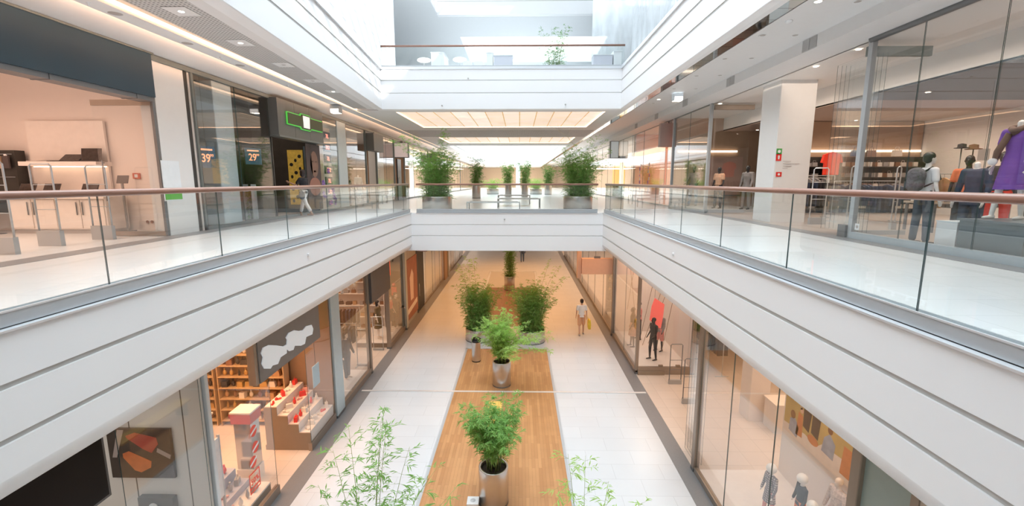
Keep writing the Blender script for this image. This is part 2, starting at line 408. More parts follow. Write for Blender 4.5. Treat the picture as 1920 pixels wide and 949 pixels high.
# top floor ceiling with openings, and the gallery edge above
Z4 = 15.4
L3C = mat('top_ceiling_plaster', (.80, .82, .84), .6, noise=.01)
struct('ceiling', MB().box(-16, -4.1, 19, 60, Z4, Z4 + .5), L3C, 'smooth pale ceiling over the left of the top floor')
struct('ceiling', ring(-4.1, 16, 24.32, 60, -3.4, 5.0, 27.5, 33, Z4, Z4 + .5), L3C, 'pale ceiling over the top bridge with a large opening')
cross_fascia(-4.1, 5.2, 23.95, Z4, Z4 + 3, Z4 + .6, Z4 + 1.3, 'white grooved edge of the highest gallery')
mb = MB()
for x0, x1 in ((-3.45, -3.4), (5.0, 5.05)): mb.box(x0, x1, 27.5, 33, Z4 + .51, 18)
trim(mb.box(-3.4, 5, 33, 33.1, Z4 + .51, 18), FASC, 'white upstand round the ceiling opening of the top floor')
struct('wall_right', B(11, 11.3, -10, 60, Z3T, 20.7), WHITE, 'white wall beyond the plastic sheeting')
struct('wall_back', B(-16, 16, 38, 38.3, Z3T, 16), WHITE, 'pale wall at the far end of the top floor')
# roof: beams and glazing bars above the void; unseen closed slabs shaped to block the sun
BEAM = mat('white_roof_beam', (.8, .82, .84), .5)
mb = MB()
y = -14.0
while y < 20:
    mb.box(-7, 4.2, y, y + .2, 20.0, 20.15); y += 1.05 if int(y * 3) % 3 else .6
trim(mb, BEAM, 'white steel beams crossing the glazed roof')
mb = MB()
for x in (-6.9, -3.4, .2, 4.0): mb.box(x, x + .12, -14, 20, 20.14, 20.26)
trim(mb, BEAM, 'white glazing bars along the roof')
struct('ceiling', MB().box(4.1, 11, -10, 24, 20.4, 20.6).box(-16, 4.1, -10, -9.3, 20.4, 20.6), WHITE, 'closed part of the unseen roof, shaped to block the sun')
# ================================================================== RAILINGS
def railing(name, label, p0, p1, z, joints, h=1.12, side=1, curb=True, rail_mat=None, handrail=True):
    """joints: distances from p0 where panes meet; z floor level"""
    p0 = Vector(p0); p1 = Vector(p1); L = (p1 - p0).length; d = (p1 - p0).normalized(); n = Vector((-d.y, d.x, 0)) * side
    e = empty(name, (p0.x, p0.y, z), label, 'railing')
    def P(t, off, zz): v = d * t + n * off; return (v.x, v.y, zz)
    def bx(mb, t0, t1, o0, o1, z0, z1, mi=0):
        vs = [P(t, o, zz) for zz in (z0, z1) for o in (o0, o1) for t in (t0, t1)]
        mb.add(vs, [(0, 2, 3, 1), (4, 5, 7, 6), (0, 1, 5, 4), (2, 6, 7, 3), (0, 4, 6, 2), (1, 3, 7, 5)], mi)
    if curb:
        mb = MB(); bx(mb, 0, L, 0.06, .16, .03, .15); bx(mb, 0, L, .075, .15, 0, .03, 2); bx(mb, 0, L, .055, .075, .15, .165, 1); bx(mb, 0, L, .145, .16, .15, .165, 1)
        bx(mb, 0, L, -.012, .06, 0, .02, 1)
        mb.build('base_channel', [ALU, ALUL, DSTEEL], e)
    js = [0] + list(joints) + [L]
    for a, b in zip(js[:-1], js[1:]):
        if b - a < .05: continue
        mb = MB(); bx(mb, a + .006, b - .006, .10, .110, .15 if curb else .03, h - .03)
        for k in (4, 5, 0, 1): mb.m[k] = 1
        mb.build('glass_panel', [RGLASS, GEDGE], e)
    if handrail:
        mb = MB(); mb.tube([P(0, .108, h - .01), P(L, .108, h - .01)], .037, 16)
        mb.build('handrail', rail_mat or RAILW, e)
    return e
railing('glass_railing', 'long glass railing with brown handrail along the left upper walkway', (-4.29, -2.5, 0), (-4.29, 18.05, 0), 6.0, [x + 2.5 for x in (.9, 2.8, 4.68, 6.55, 8.5, 10.35, 12.15, 13.95, 15.8, 17.2)], 1.14, 1)
railing('glass_railing', 'long glass railing with brown handrail along the right upper walkway', (3.29, -2.5, 0), (3.29, 18.05, 0), 6.0, [x + 2.5 for x in (0., 1.9, 3.8, 5.72, 7.64, 9.55, 11.45, 13.4, 15.3, 17.1)], 1.14, -1)
railing('glass_railing', 'glass railing with brown handrail across the front of the bridge', (-4.09, 17.94, 0), (3.09, 17.94, 0), 6.0, [1.5, 3.4, 5.3], 1.14, 1)
railing('glass_railing', 'glass railing with thin handrail on the hazy top bridge', (-5.28, 17.98, 0), (3.95, 17.98, 0), Z3T, [2.3, 4.6, 6.9], .88, 1)
# second void further along, its near railing

# ================================================================== PLANTS
def leafmat(name, c, t):
    m = bpy.data.materials.new(name); m.use_nodes = True; nt = m.node_tree
    b = nt.nodes['Principled BSDF']; b.inputs['Roughness'].default_value = .5; b.inputs['Specular IOR Level'].default_value = .3
    n = nt.nodes.new('ShaderNodeTexNoise'); n.inputs['Scale'].default_value = 3.; tc = nt.nodes.new('ShaderNodeTexCoord')
    nt.links.new(tc.outputs['Object'], n.inputs['Vector'])
    mx = nt.nodes.new('ShaderNodeMix'); mx.data_type = 'RGBA'; mx.inputs[6].default_value = (c[0] * .65, c[1] * .7, c[2] * .7, 1); mx.inputs[7].default_value = (c[0] * 1.4, c[1] * 1.3, c[2] * 1.2, 1)
    nt.links.new(n.outputs['Fac'], mx.inputs[0]); nt.links.new(mx.outputs[2], b.inputs['Base Color'])
    tr = nt.nodes.new('ShaderNodeBsdfTranslucent'); tr.inputs[0].default_value = (c[0] * 1.5, c[1] * 1.5, c[2], 1)
    ms = nt.nodes.new('ShaderNodeMixShader'); ms.inputs[0].default_value = t
    nt.links.new(b.outputs[0], ms.inputs[1]); nt.links.new(tr.outputs[0], ms.inputs[2]); nt.links.new(ms.outputs[0], nt.nodes['Material Output'].inputs[0])
    return m
LEAF = leafmat('bamboo_leaf', (.24, .44, .15), .4)
LEAFL = leafmat('pale_bamboo_leaf', (.38, .58, .20), .42)
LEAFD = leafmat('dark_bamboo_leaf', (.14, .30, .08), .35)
STEM = mat('bamboo_stem', (.30, .38, .12), .5)
SOIL = mat('dark_soil', (.05, .035, .025), .9, noise=.4, nscale=30)

def foliage(culms, rnd, node=.14, br=.34, nl=7, leaf=.11, start=.25, droop=.35, nb=3):
    """culms: list of point lists. returns (stem MB, leaf mesh verts/faces)"""
    st = MB(); V = []; Fc = []
    def leafquad(p, d, up, L):
        s = d.cross(up)
        if s.length < 1e-3: s = d.cross(Vector((1, 0, 0)))
        s.normalize(); wd = L * .085
        i = len(V); mid = p + d * L * .42 + Vector((0, 0, -.02 * L))
        V.extend([p, mid + s * wd, p + d * L + Vector((0, 0, -.22 * L)), mid - s * wd]); Fc.append((i, i + 1, i + 2, i + 3))
    for c in culms:
        n = len(c); r0 = .009
        st.tube(c, [r0 * (1 - .8 * k / (n - 1)) for k in range(n)], 5)
        tot = sum((c[k + 1] - c[k]).length for k in range(n - 1)); t = start * tot
        while t < tot:
            # point on culm
            a = t
            for k in range(n - 1):
                l = (c[k + 1] - c[k]).length
                if a <= l: break
                a -= l
            p = c[k].lerp(c[k + 1], min(1, a / max(l, 1e-6))); fr = t / tot
            for q in range(nb):
                an = rnd.uniform(0, 2 * PI); bl = br * rnd.uniform(.5, 1.15) * (1.15 - .55 * fr)
                d = Vector((math.cos(an), math.sin(an), rnd.uniform(.0, .7))).normalized()
                p2 = p + d * bl * .6; p3 = p + d * bl + Vector((0, 0, -droop * bl * .5))
                if bl > .1:
                    i = len(st.v); wv = Vector((0, 0, .0022)); sv = d.cross(Vector((0, 0, 1))).normalized() * .0022
                    st.add([p - sv, p + sv, p3], [(0, 1, 2)]); st.add([p - wv, p + wv, p3], [(0, 1, 2)])
                for j in range(nl):
                    f = .3 + .7 * (j + rnd.random()) / nl
                    b = p.lerp(p2, f / .6) if f < .6 else p2.lerp(p3, (f - .6) / .4)
                    dd = (d + Vector((rnd.uniform(-.9, .9), rnd.uniform(-.9, .9), rnd.uniform(-.7, .3)))).normalized()
                    leafquad(b, dd, Vector((rnd.uniform(-.4, .4), rnd.uniform(-.4, .4), 1)), leaf * rnd.uniform(.7, 1.25))
            t += node * rnd.uniform(.7, 1.3)
    return st, V, Fc
def culm(rnd, x, y, z, h, lean, spread, n=7):
    an = rnd.uniform(0, 2 * PI); ox = math.cos(an) * spread; oy = math.sin(an) * spread
    return [Vector((x + ox * (k / (n - 1)) ** 1.6 + lean[0] * (k / (n - 1)) ** 2, y + oy * (k / (n - 1)) ** 1.6 + lean[1] * (k / (n - 1)) ** 2, z + h * (k / (n - 1)) * (1 - .12 * (k / (n - 1)) ** 2 * (abs(lean[0]) + spread)))) for k in range(n)]
def leaves_obj(name, V, Fc, m, parent):
    me = bpy.data.meshes.new(name); me.from_pydata([tuple(v) for v in V], [], Fc); me.materials.append(m); me.update()
    return link(name, me, parent)
LASTPOT = [None]
def bamboo(loc, pot_top, r_in, h, spread, ncul, seed, leafm=LEAF, lean=(0, 0), tall=(), wisp=None, node=.13, nl=7, br=.34, leaf=.11, start=.2, nb=3, label='', name='potted_bamboo', group=None):
    """one plant: stems, leaves (children) - tall: list of (dx,dy,h,leanx,leany) thin long culms"""
    rnd = random.Random(seed)
    e = LASTPOT[0]; e['label'] = label; e['category'] = 'plant'; pt = Vector((0, 0, pot_top))
    cs = []
    for k in range(ncul):
        a = rnd.uniform(0, 2 * PI); rr = r_in * math.sqrt(rnd.random())
        cs.append(culm(rnd, rr * math.cos(a), rr * math.sin(a), 0, h * rnd.uniform(.6, 1.), lean, spread * rnd.uniform(.3, 1.)))
    st, V, Fc = foliage(cs, rnd, node, br, nl, leaf, start, nb=nb)
    st.build('stems', STEM, e, pt); leaves_obj('leaves', V, Fc, leafm, e).location = pt
    if tall:
        cs = [culm(rnd, t[0], t[1], 0, t[2], (t[3], t[4]), .05, 9) for t in tall]
        st, V, Fc = foliage(cs, rnd, .11, .32, 6, leaf, .42, nb=3 if h < 2.4 and loc[1] > 8 else 2)
        st.build('tall_stems', STEM, e, pt); leaves_obj('upper_leaves', V, Fc, wisp or LEAFL, e).location = pt
    return e
def planter(loc, r, h, label, group=None, name='round_planter'):
    e = empty('potted_bamboo', loc, label, 'plant', group); LASTPOT[0] = e
    MB().lathe([(r * .97, 0), (r, .02), (r, h - .015), (r - .005, h), (r - .045, h), (r - .05, h - .02), (r - .05, h - .12)], n=48).build('pot', STEEL, e)
    MB().lathe([(0.0001, h - .09), (r * .5, h - .075), (r - .052, h - .085)], n=32).build('soil', SOIL, e)
    MB().lathe([(r + .002, .0), (r + .004, .04), (r + .001, .045)], n=48).build('plinth_ring', DSTEEL, e)
    return e
# lower floor
planter((-.57, 9.35, .012), .335, .9, 'tall steel cylinder planter on the deck, nearest the camera')
bamboo((-.57, 9.35, .012), .82, .16, 1.75, .85, 36, 11, LEAF, label='bushy green bamboo in the nearest tall steel pot on the deck', node=.11, nl=8, br=.26, leaf=.12, start=.3)
planter((-.62, 15.4, .012), .33, .9, 'tall steel cylinder planter in the middle of the deck')
bamboo((-.62, 15.4, .012), .82, .16, 2.05, .95, 44, 12, LEAFL, label='light green bamboo arching over the second tall pot on the deck', node=.12, nl=7, br=.26, leaf=.12,
       tall=[(.1, -.1, 1.7, 1.5, -.6), (.0, -.1, 1.3, 1.7, -.2), (0, -.1, 1.2, .5, -1.5), (.1, 0, 1.5, 1.2, -1.3), (.1, 0, 1.0, 1.5, -1.0), (0, 0, .9, .6, -1.8), (-.1, 0, 1.4, -.9, -.5)], wisp=LEAFL)
planter((-1.85, 20.2, .0), .63, .56, 'wide low steel planter left of the deck end')
bamboo((-1.85, 20.2, 0), .48, .48, 2.35, .8, 78, 13, LEAF, label='dense dark green bamboo in the wide planter left of the deck end', node=.14, nl=7, br=.3, start=.05,
       tall=[(-.3, 0, 3.6, -.3, .1), (-.4, .1, 3.3, -.5, 0), (-.1, 0, 3.4, -.1, .2), (-.3, .2, 3.0, -.7, 0)], wisp=LEAFL)
planter((.58, 20.0, .0), .61, .56, 'wide low steel planter right of the deck end')
bamboo((.58, 20.0, 0), .48, .48, 2.4, 1.0, 78, 14, LEAF, label='dense green bamboo in the wide planter right of the deck end', node=.14, nl=7, br=.3, start=.05,
       tall=[(.3, 0, 3.4, .9, .1), (.3, -.1, 3.1, 1.3, -.2), (.2, 0, 3.5, .6, .1), (-.2, -.2, 2.6, -.8, -.8), (-.1, -.2, 2.3, -1.0, -.9)], wisp=LEAFL)
planter((-.65, 29.9, .012), .36, .95, 'tall steel planter on the second deck under the bridge')
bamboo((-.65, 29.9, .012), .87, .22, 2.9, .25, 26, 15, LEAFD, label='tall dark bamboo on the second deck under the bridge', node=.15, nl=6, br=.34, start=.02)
planter((-1.95, 5.2, .012), .335, .9, 'tall steel planter at the near left end of the deck')
bamboo((-1.95, 5.2, .012), .82, .12, 2.5, .8, 8, 21, LEAF, (.2, .1), label='sparse airy bamboo with long stems at the lower left, close to the camera', node=.16, nl=6, br=.36, leaf=.10, start=.3, nb=2,
       tall=[(0, 0, 3.6, .15, .3), (.1, .05, 3.2, .45, .2), (-.1, 0, 3.1, -.45, .3), (0, .1, 2.8, .8, .3), (.05, 0, 3.5, .2, .1), (.1, 0, 2.5, .95, .5), (-.1, .1, 3.3, -.2, .3), (0, .1, 3.1, .0, .6), (-.1, 0, 2.7, -.6, .1)], wisp=LEAF)
planter((.85, 5.2, .012), .335, .9, 'tall steel planter at the near right end of the deck')
bamboo((.85, 5.2, .012), .82, .12, 2.0, .6, 9, 22, LEAFL, (0, .1), label='sparse pale bamboo rising into the bottom edge right of the deck', node=.16, nl=6, br=.3, leaf=.10, start=.3, nb=2,
       tall=[(0, 0, 2.85, -.15, .4), (.1, .05, 2.5, .25, .3), (0, .1, 2.4, -.35, .3), (.1, 0, 2.3, .55, .3), (0, 0, 2.1, -.7, .2), (.1, .1, 2.2, .8, .5), (0, .1, 2.6, .1, .7)], wisp=LEAFL)
# bridge, upper floor
planter((-3.72, 20.6, 6.0), .67, .58, 'wide low steel planter on the left of the bridge')
bamboo((-3.72, 20.6, 6.0), .5, .5, 2.35, 1.0, 72, 31, LEAF, label='big bushy bamboo on the left of the bridge', node=.14, nl=7, br=.32, start=.02,
       tall=[(-.2, 0, 3.3, -1.4, 0), (-.1, 0, 3.25, -1.1, .1), (.1, 0, 3.1, .3, 0), (-.3, .1, 3.2, -1.7, 0), (.1, 0, 3.15, .15, .1), (.1, 0, 3.0, .35, .1)], wisp=LEAF)
planter((2.68, 21.0, 6.0), .66, .58, 'wide low steel planter on the right of the bridge')
bamboo((2.68, 21.0, 6.0), .5, .5, 2.4, 1.1, 72, 32, LEAF, label='big bushy bamboo on the right of the bridge', node=.14, nl=7, br=.32, start=.02,
       tall=[(.2, 0, 3.1, .7, 0), (.3, 0, 3.0, .9, .1), (.1, 0, 2.9, .5, 0), (0, 0, 2.8, -.3, .1)], wisp=LEAF)
bt = MB(); bt.tube([(0, 0, 0), (-.2, 0, 2.1), (-.75, 0, 2.8), (-1.6, 0, 3.3)], [.012, .01, .008, .004], 5); bt.tube([(-.75, 0, 2.8), (-.55, 0, 3.25)], [.006, .003], 5); bt.tube([(-1.1, 0, 3.0), (-1.2, 0, 3.35)], [.006, .003], 5)
bt.build('bare_branch', mat('pale_dry_stem', (.6, .6, .45)), LASTPOT[0], (.22, 0, .45))
# far plants behind the bridge on the upper floor
for i, (px, yy, hh, rr, wd, lf, lb) in enumerate([
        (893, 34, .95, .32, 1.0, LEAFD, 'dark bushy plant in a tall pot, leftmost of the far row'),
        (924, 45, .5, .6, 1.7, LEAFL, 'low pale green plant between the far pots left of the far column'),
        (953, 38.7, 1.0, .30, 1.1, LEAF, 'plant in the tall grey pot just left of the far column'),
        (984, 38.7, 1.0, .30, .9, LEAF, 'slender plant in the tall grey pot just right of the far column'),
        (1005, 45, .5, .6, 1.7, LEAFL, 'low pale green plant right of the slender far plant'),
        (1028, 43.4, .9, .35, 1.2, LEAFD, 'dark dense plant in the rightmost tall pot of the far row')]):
    p = at_y(px, 345, yy)
    planter((p.x, yy, 6.0), rr, hh, lb)
    bamboo((p.x, yy, 6.0), hh - .08, rr * .6, 2.3 if wd < 1.5 else 1.2, wd * .6, 20, 40 + i, lf, label=lb, node=.2, nl=6, br=.4, leaf=.16, start=.05)
# top bridge, hazy plant behind the glass
p = at_y(1040, 100, 20.2)
planter((p.x, 20.6, Z3T), .4, .5, 'round planter on the top bridge behind the railing')
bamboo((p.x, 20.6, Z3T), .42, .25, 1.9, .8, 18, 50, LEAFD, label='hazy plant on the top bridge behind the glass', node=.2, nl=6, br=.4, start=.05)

# ================================================================== FLOOR OBJECTS
BRIDGE_BENCH = mat('white_bench_frame', (.75, .77, .78), .35, .3)
def frame_bench(x0, x1, y0, y1, h, label):
    e = empty('metal_bench', (x0, y0, 6.0), label, 'bench', 'low metal benches on the bridge')
    t = .045
    mb = MB(); mb.box(0, x1 - x0, 0, .1, h - .05, h).box(0, x1 - x0, y1 - y0 - .1, y1 - y0, h - .05, h).box(0, .1, .1, y1 - y0 - .1, h - .05, h).box(x1 - x0 - .1, x1 - x0, .1, y1 - y0 - .1, h - .05, h)
    mb.build('top_frame', BRIDGE_BENCH, e)
    MB().box(.1, x1 - x0 - .1, .1, y1 - y0 - .1, h - .04, h - .02).build('seat_slab', mat('bench_slab', (.6, .62, .62), .4), e)
    for x in (0, x1 - x0 - t):
        for y in (0, y1 - y0 - t): MB().box(x, x + t, y, y + t, 0, h - .05).build('leg', ALU, e)
    return e
frame_bench(-2.32, .03, 19.95, 20.8, .36, 'low white framed bench on the bridge, nearest and furthest left')
frame_bench(-1.05, 1.0, 21.6, 22.5, .45, 'low white framed bench on the bridge, second behind the railing')
frame_bench(-1.2, .6, 25.2, 26.1, .5, 'low framed bench on the bridge, furthest back')
# bin, bench and floor box on the lower deck
e = empty('litter_bin', (-1.74, 17.55, .012), 'slim steel litter bin with black rim on the deck', 'bin')
MB().lathe([(.17, .03), (.175, .05), (.175, .82)], n=32).build('body', STEEL, e)
MB().lathe([(.18, .82), (.19, .84), (.19, .90), (.15, .92), (.12, .88), (.11, .82)], n=32).build('rim', BLACK, e)
MB().lathe([(.0001, 0), (.178, 0), (.178, .04), (.17, .045)], n=32).build('base', BLACK, e)
MB().lathe([(.19, .93), (.2, .95), (.13, .98), (.0001, .985)], n=32).build('lid', BLACKG, e)
e = empty('wooden_bench', (-.73, 12.0, .012), 'yellow wooden bench behind the nearest bamboo on the deck', 'bench')
YW = brick('yellow_wood_slats', (.85, .50, .12), (.78, .44, .1), (.45, .24, .05), 3, .11, .006, .4, plane='YX')
MB().box(-.2, .2, -1.25, 1.25, .4, .45).build('seat', YW, e)
for y in (-1.1, 1.05): MB().box(-.18, .18, y, y + .06, 0, .4).build('leg', DSTEEL, e)
e = empty('floor_box', (-1.02, 9.12, .012), 'small white box with grey round cover on the deck beside the nearest pot', 'box')
MB().box(-.13, .13, -.13, .13, 0, .2).build('body', WHITE, e)
MB().lathe([(.0001, .206), (.055, .206), (.06, .2)], n=24).build('cover', mat('grey_cap', (.6, .61, .62)), e)
# far column
e = empty('column', (-.2, 68, 6.0), 'slim white column in the distance between the far plants', 'column')
MB().lathe([(.34, 0), (.32, .1), (.32, 3.95), (.36, 3.98)], n=24).build('shaft', mat('pale_column', (.8, .82, .84), .5), e)
# ================================================================== PEOPLE AND MANNEQUINS
def blobmesh(mb, voxel, m, name, smooth=4, cut=None):
    o = bpy.data.objects.new(name, mb.mesh(name, m)); COL.objects.link(o)
    md = o.modifiers.new('r', 'REMESH'); md.mode = 'VOXEL'; md.voxel_size = voxel; md.use_smooth_shade = True
    ms = o.modifiers.new('s', 'SMOOTH'); ms.factor = .5; ms.iterations = smooth
    me = bpy.data.meshes.new_from_object(o.evaluated_get(bpy.context.evaluated_depsgraph_get()))
    bpy.data.objects.remove(o)
    if cut:
        bm = bmesh.new(); bm.from_mesh(me)
        for co, no in cut:
            r = bmesh.ops.bisect_plane(bm, geom=bm.verts[:] + bm.edges[:] + bm.faces[:], plane_co=co, plane_no=no, clear_outer=True)
            ed = [g for g in r['geom_cut'] if isinstance(g, bmesh.types.BMEdge)]
            if ed:
                try: bmesh.ops.contextual_create(bm, geom=ed)
                except Exception: pass
        bm.to_mesh(me); bm.free()
    me.materials.clear(); me.materials.append(m)
    me.name = name
    return me
def seg(mb, p, q, r0, r1, flat=None, n=8):
    p, q = Vector(p), Vector(q); L = (q - p).length; k = max(2, int(L / (min(r0, r1) * .55)) + 1)
    for i in range(k + 1):
        t = i / k; r = r0 + (r1 - r0) * t; c = p.lerp(q, t)
        mb.ball(c, (r, r * (flat or 1), r), n)
SKEL = {}
def skeleton(leg=(4, -4), knee=(0, 0), arm=(3, 3), out=9, elbow=(12, 12), spread=.02, bend=0):
    J = {}; J['pel'] = Vector((0, 0, .96)); J['waist'] = Vector((0, .0, 1.08)); J['chest'] = Vector((0, .0 - .02 * bend, 1.30)); J['neck'] = Vector((0, .01 - .03 * bend, 1.47)); J['head'] = Vector((0, -.015 - .04 * bend, 1.625))
    for s, k in ((-1, 0), (1, 1)):
        hip = Vector((s * .095, 0, .92)); a = R(leg[k]); kn = hip + Vector((s * spread, -math.sin(a), -math.cos(a))) * .43
        a2 = a - R(knee[k]); an = kn + Vector((s * spread * .5, -math.sin(a2), -math.cos(a2))) * .41
        J['hip%d' % k], J['knee%d' % k], J['ank%d' % k] = hip, kn, an
        sh = Vector((s * .185, .01 - .03 * bend, 1.405)); b = R(arm[k]); o = R(out)
        dv = Vector((s * math.sin(o), -math.sin(b) * math.cos(o), -math.cos(b) * math.cos(o))); el = sh + dv * .285
        b2 = b + R(elbow[k]); dv2 = Vector((s * math.sin(o * .3), -math.sin(b2), -math.cos(b2))).normalized(); wr = el + dv2 * .25
        J['sh%d' % k], J['el%d' % k], J['wr%d' % k], J['hd%d' % k] = sh, el, wr, dv2
    z = min(J['ank0'].z, J['ank1'].z) - .085
    for k in J:
        if not k.startswith('hd'): J[k] = J[k] - Vector((0, 0, z))
    return J
def torso(mb, J, g=0., lo=True):
    P, W, C, N = J['pel'], J['waist'], J['chest'], J['neck']
    for t in range(9):
        f = t / 8; c = P.lerp(W, f); mb.ball(c, (.155 - .035 * f + g, .105 - .01 * f + g, .08), 12)
    for t in range(9):
        f = t / 8; c = W.lerp(C, f); mb.ball(c, (.12 + .035 * f + g, .095 + .015 * f + g, .08), 12)
    for t in range(5):
        f = t / 4; c = C.lerp(N, f * .62); mb.ball(c, (.155 - .01 * f + g, .105 - .02 * f + g, .06), 12)
    for k in (0, 1): seg(mb, C.lerp(N, .55), J['sh%d' % k], .062 + g, .052 + g)
def body_mb(J, head='human', fingers=True):
    mb = MB(); torso(mb, J)
    for k, s in ((0, -1), (1, 1)):
        seg(mb, J['hip%d' % k], J['knee%d' % k], .085, .052); seg(mb, J['knee%d' % k], J['ank%d' % k], .054, .036)
        A = J['ank%d' % k]; seg(mb, A + Vector((0, .03, -.05)), A + Vector((s * .01, -.14, -.062)), .036, .026)
        seg(mb, J['sh%d' % k], J['el%d' % k], .05, .037); seg(mb, J['el%d' % k], J['wr%d' % k], .036, .025)
        w = J['wr%d' % k]; d = J['hd%d' % k]; side = Vector((0, 1, 0)) - d * d.y; side.normalize(); nrm = d.cross(side)
        c = w + d * .055
        for t in range(4): mb.ball(w + d * (.02 + .022 * t), (.02, .034, .02), 8)
        if fingers:
            for q, (o, L) in enumerate(((-.028, .072), (-.009, .082), (.010, .078), (.027, .06))):
                b = w + d * .088 + side * o; m2 = b + d * L * .55; e2 = m2 + (d * .75 - Vector((s * .5, 0, 0))).normalized() * L * .45
                seg(mb, b, m2, .0105, .0095, n=6); seg(mb, m2, e2, .0095, .0085, n=6)
            b = w + d * .03 - side * .028; seg(mb, b, b + (d - side * .9).normalized() * .045, .013, .011, n=6)
            b2 = b + (d - side * .9).normalized() * .045; seg(mb, b2, b2 + d * .03, .0105, .009, n=6)
    N, H = J['neck'], J['head']
    seg(mb, N - Vector((0, 0, .04)), N.lerp(H, .45 if head == 'none' else .6), .055, .05)
    if head not in ('none', 'ball'):
        mb.ball(H + Vector((0, .01, .02)), (.076, .094, .095), 14)
        mb.ball(H + Vector((0, -.02, -.035)), (.06, .07, .075), 12)
        if head == 'human':
            mb.ball(H + Vector((0, -.094, -.01)), (.013, .02, .024), 8); mb.ball(H + Vector((0, -.075, -.085)), (.025, .02, .02), 8)
            mb.ball(H + Vector((0, -.082, -.048)), (.026, .012, .012), 8)
            for s in (-1, 1): mb.ball(H + Vector((s * .078, .012, -.01)), (.01, .018, .03), 8)
    return mb
def wear(J, kind, g=.016):
    mb = MB(); cut = []
    zw = J['pel'].z
    if kind in ('tshirt', 'jacket', 'blouse', 'dress', 'coat'):
        torso(mb, J, g)
        for k in (0, 1):
            S, E_, W = J['sh%d' % k], J['el%d' % k], J['wr%d' % k]
            if kind in ('jacket', 'coat'): seg(mb, S, E_, .058 + g * .5, .047 + g * .5); seg(mb, E_, E_.lerp(W, .95), .046 + g * .5, .036 + g * .5)
            elif kind == 'blouse': seg(mb, S, E_, .058 + g * .5, .05 + g * .5); seg(mb, E_, E_.lerp(W, .3), .05 + g * .5, .055)
            else: seg(mb, S, S.lerp(E_, .6), .06 + g * .5, .058 + g * .5)
        z0 = {'tshirt': -.08, 'jacket': -.1, 'blouse': -.16, 'dress': -.47, 'coat': -.36}[kind]
        n = 10
        for i in range(n + 1):
            f = i / n; zz = zw - (-z0 + .06) * f; fl = {'dress': .07, 'coat': .05}.get(kind, .01)
            mb.ball((J['pel'].x, J['pel'].y, zz), (.155 + g + fl * f, .11 + g + fl * f, .07), 12)
        cut.append(((0, 0, zw + z0), (0, 0, -1)))
    elif kind == 'skirt':
        for i in range(11):
            f = i / 10; mb.ball((0, J['pel'].y, zw + .12 - .62 * f), (.13 + g + .07 * min(1, f * 2), .105 + g + .07 * f, .07), 12)
        cut.append(((0, 0, zw - .45), (0, 0, -1))); cut.append(((0, 0, zw + .13), (0, 0, 1)))
    elif kind in ('trousers', 'shorts', 'cropped', 'leggings'):
        if kind == 'leggings': g = .006
        mb.ball(J['pel'], (.158 + g, .11 + g, .10), 12); mb.ball(J['pel'] + Vector((0, 0, .07)), (.14 + g, .1 + g, .06), 12)
        for k in (0, 1):
            H, K, A = J['hip%d' % k], J['knee%d' % k], J['ank%d' % k]
            if kind == 'shorts': seg(mb, H, H.lerp(K, .92), .09 + g, .078 + g)
            else:
                seg(mb, H, K, .088 + g, .058 + g)
                seg(mb, K, K.lerp(A, .93 if kind != 'cropped' else .72), .06 + g, (.05 if kind != 'leggings' else .038) + g)
        cut.append(((0, 0, zw + .12), (0, 0, 1)))
    return mb, cut
CACHE = {}
def figure(name, label, cat, loc, rz, pose=None, skin=None, outfit=(), head='human', hair=None, shoes=None, h=1.75, voxel=.011, group=None, fingers=True, extra=None):
    """one figure facing its own -Y; outfit = [(kind, material, part name)]"""
    pose = pose or {}; key = (str(sorted(pose.items())), head, voxel, skin.name, fingers)
    if key not in CACHE:
        J = skeleton(**pose); CACHE[key] = (J, blobmesh(body_mb(J, head, fingers), voxel, skin, 'body'))
    J, me = CACHE[key]
    e = empty(name, loc, label, cat, group, rz); s = h / 1.75; e.scale = (s, s, s)
    link('body', me, e)
    for kind, m, pn in outfit:
        k2 = (key[0], kind, m.name)
        if k2 not in CACHE:
            mb, cut = wear(J, kind); CACHE[k2] = blobmesh(mb, .016, m, pn, 5, cut)
        link(pn, CACHE[k2], e)
    H = J['head']
    if hair:
        hm, style = hair; mb = MB()
        mb.ball(H + Vector((0, .025, .045)), (.088, .10, .09), 14); mb.ball(H + Vector((0, .05, .0)), (.084, .075, .09), 12)
        if style == 'bob':
            for q in (-1, 1): mb.ball(H + Vector((q * .06, .02, -.05)), (.035, .06, .09), 10)
            mb.ball(H + Vector((0, .06, -.07)), (.075, .05, .1), 12)
        if style == 'bun': mb.ball(H + Vector((0, .11, .06)), (.05, .05, .05), 10)
        link('hair', blobmesh(mb, .012, hm, 'hair', 3, None), e)
        if head == 'human' and style != 'none':
            eb = MB()
            for q in (-1, 1): eb.ball(H + Vector((q * .03, -.084, .012)), (.012, .006, .006), 8)
            eb.build('eyes', mat('dark_eye', (.03, .02, .02), .3), e)
    if head == 'ball': link('ball_head', CACHE.setdefault('ballhead', MB().ball((0, 0, 0), .15, 24).mesh('ball_head', MWHITE)), e, H + Vector((0, 0, .05)))
    if shoes:
        mb = MB()
        for k, q in ((0, -1), (1, 1)):
            A = J['ank%d' % k]; seg(mb, A + Vector((0, .035, -.055)), A + Vector((q * .01, -.15, -.064)), .044, .034)
        link('shoes', blobmesh(mb, .012, shoes, 'shoes', 3, None), e)
    if extra: extra(e, J)
    return e
SKIN = mat('human_skin', (.62, .38, .27), .5)
MSKIN = mat('pale_mannequin_plastic', (.85, .72, .62), .35)
MBLACK = mat('black_mannequin_plastic', (.03, .03, .035), .25)
MWHITE = mat('white_mannequin_plastic', (.9, .88, .85), .3)
HAIRD = mat('dark_hair', (.03, .02, .018), .5)
C_WHITE = mat('white_cloth', (.88, .88, .9), .8, bump=.2)
C_BLACK = mat('black_cloth', (.025, .025, .03), .8, bump=.3)
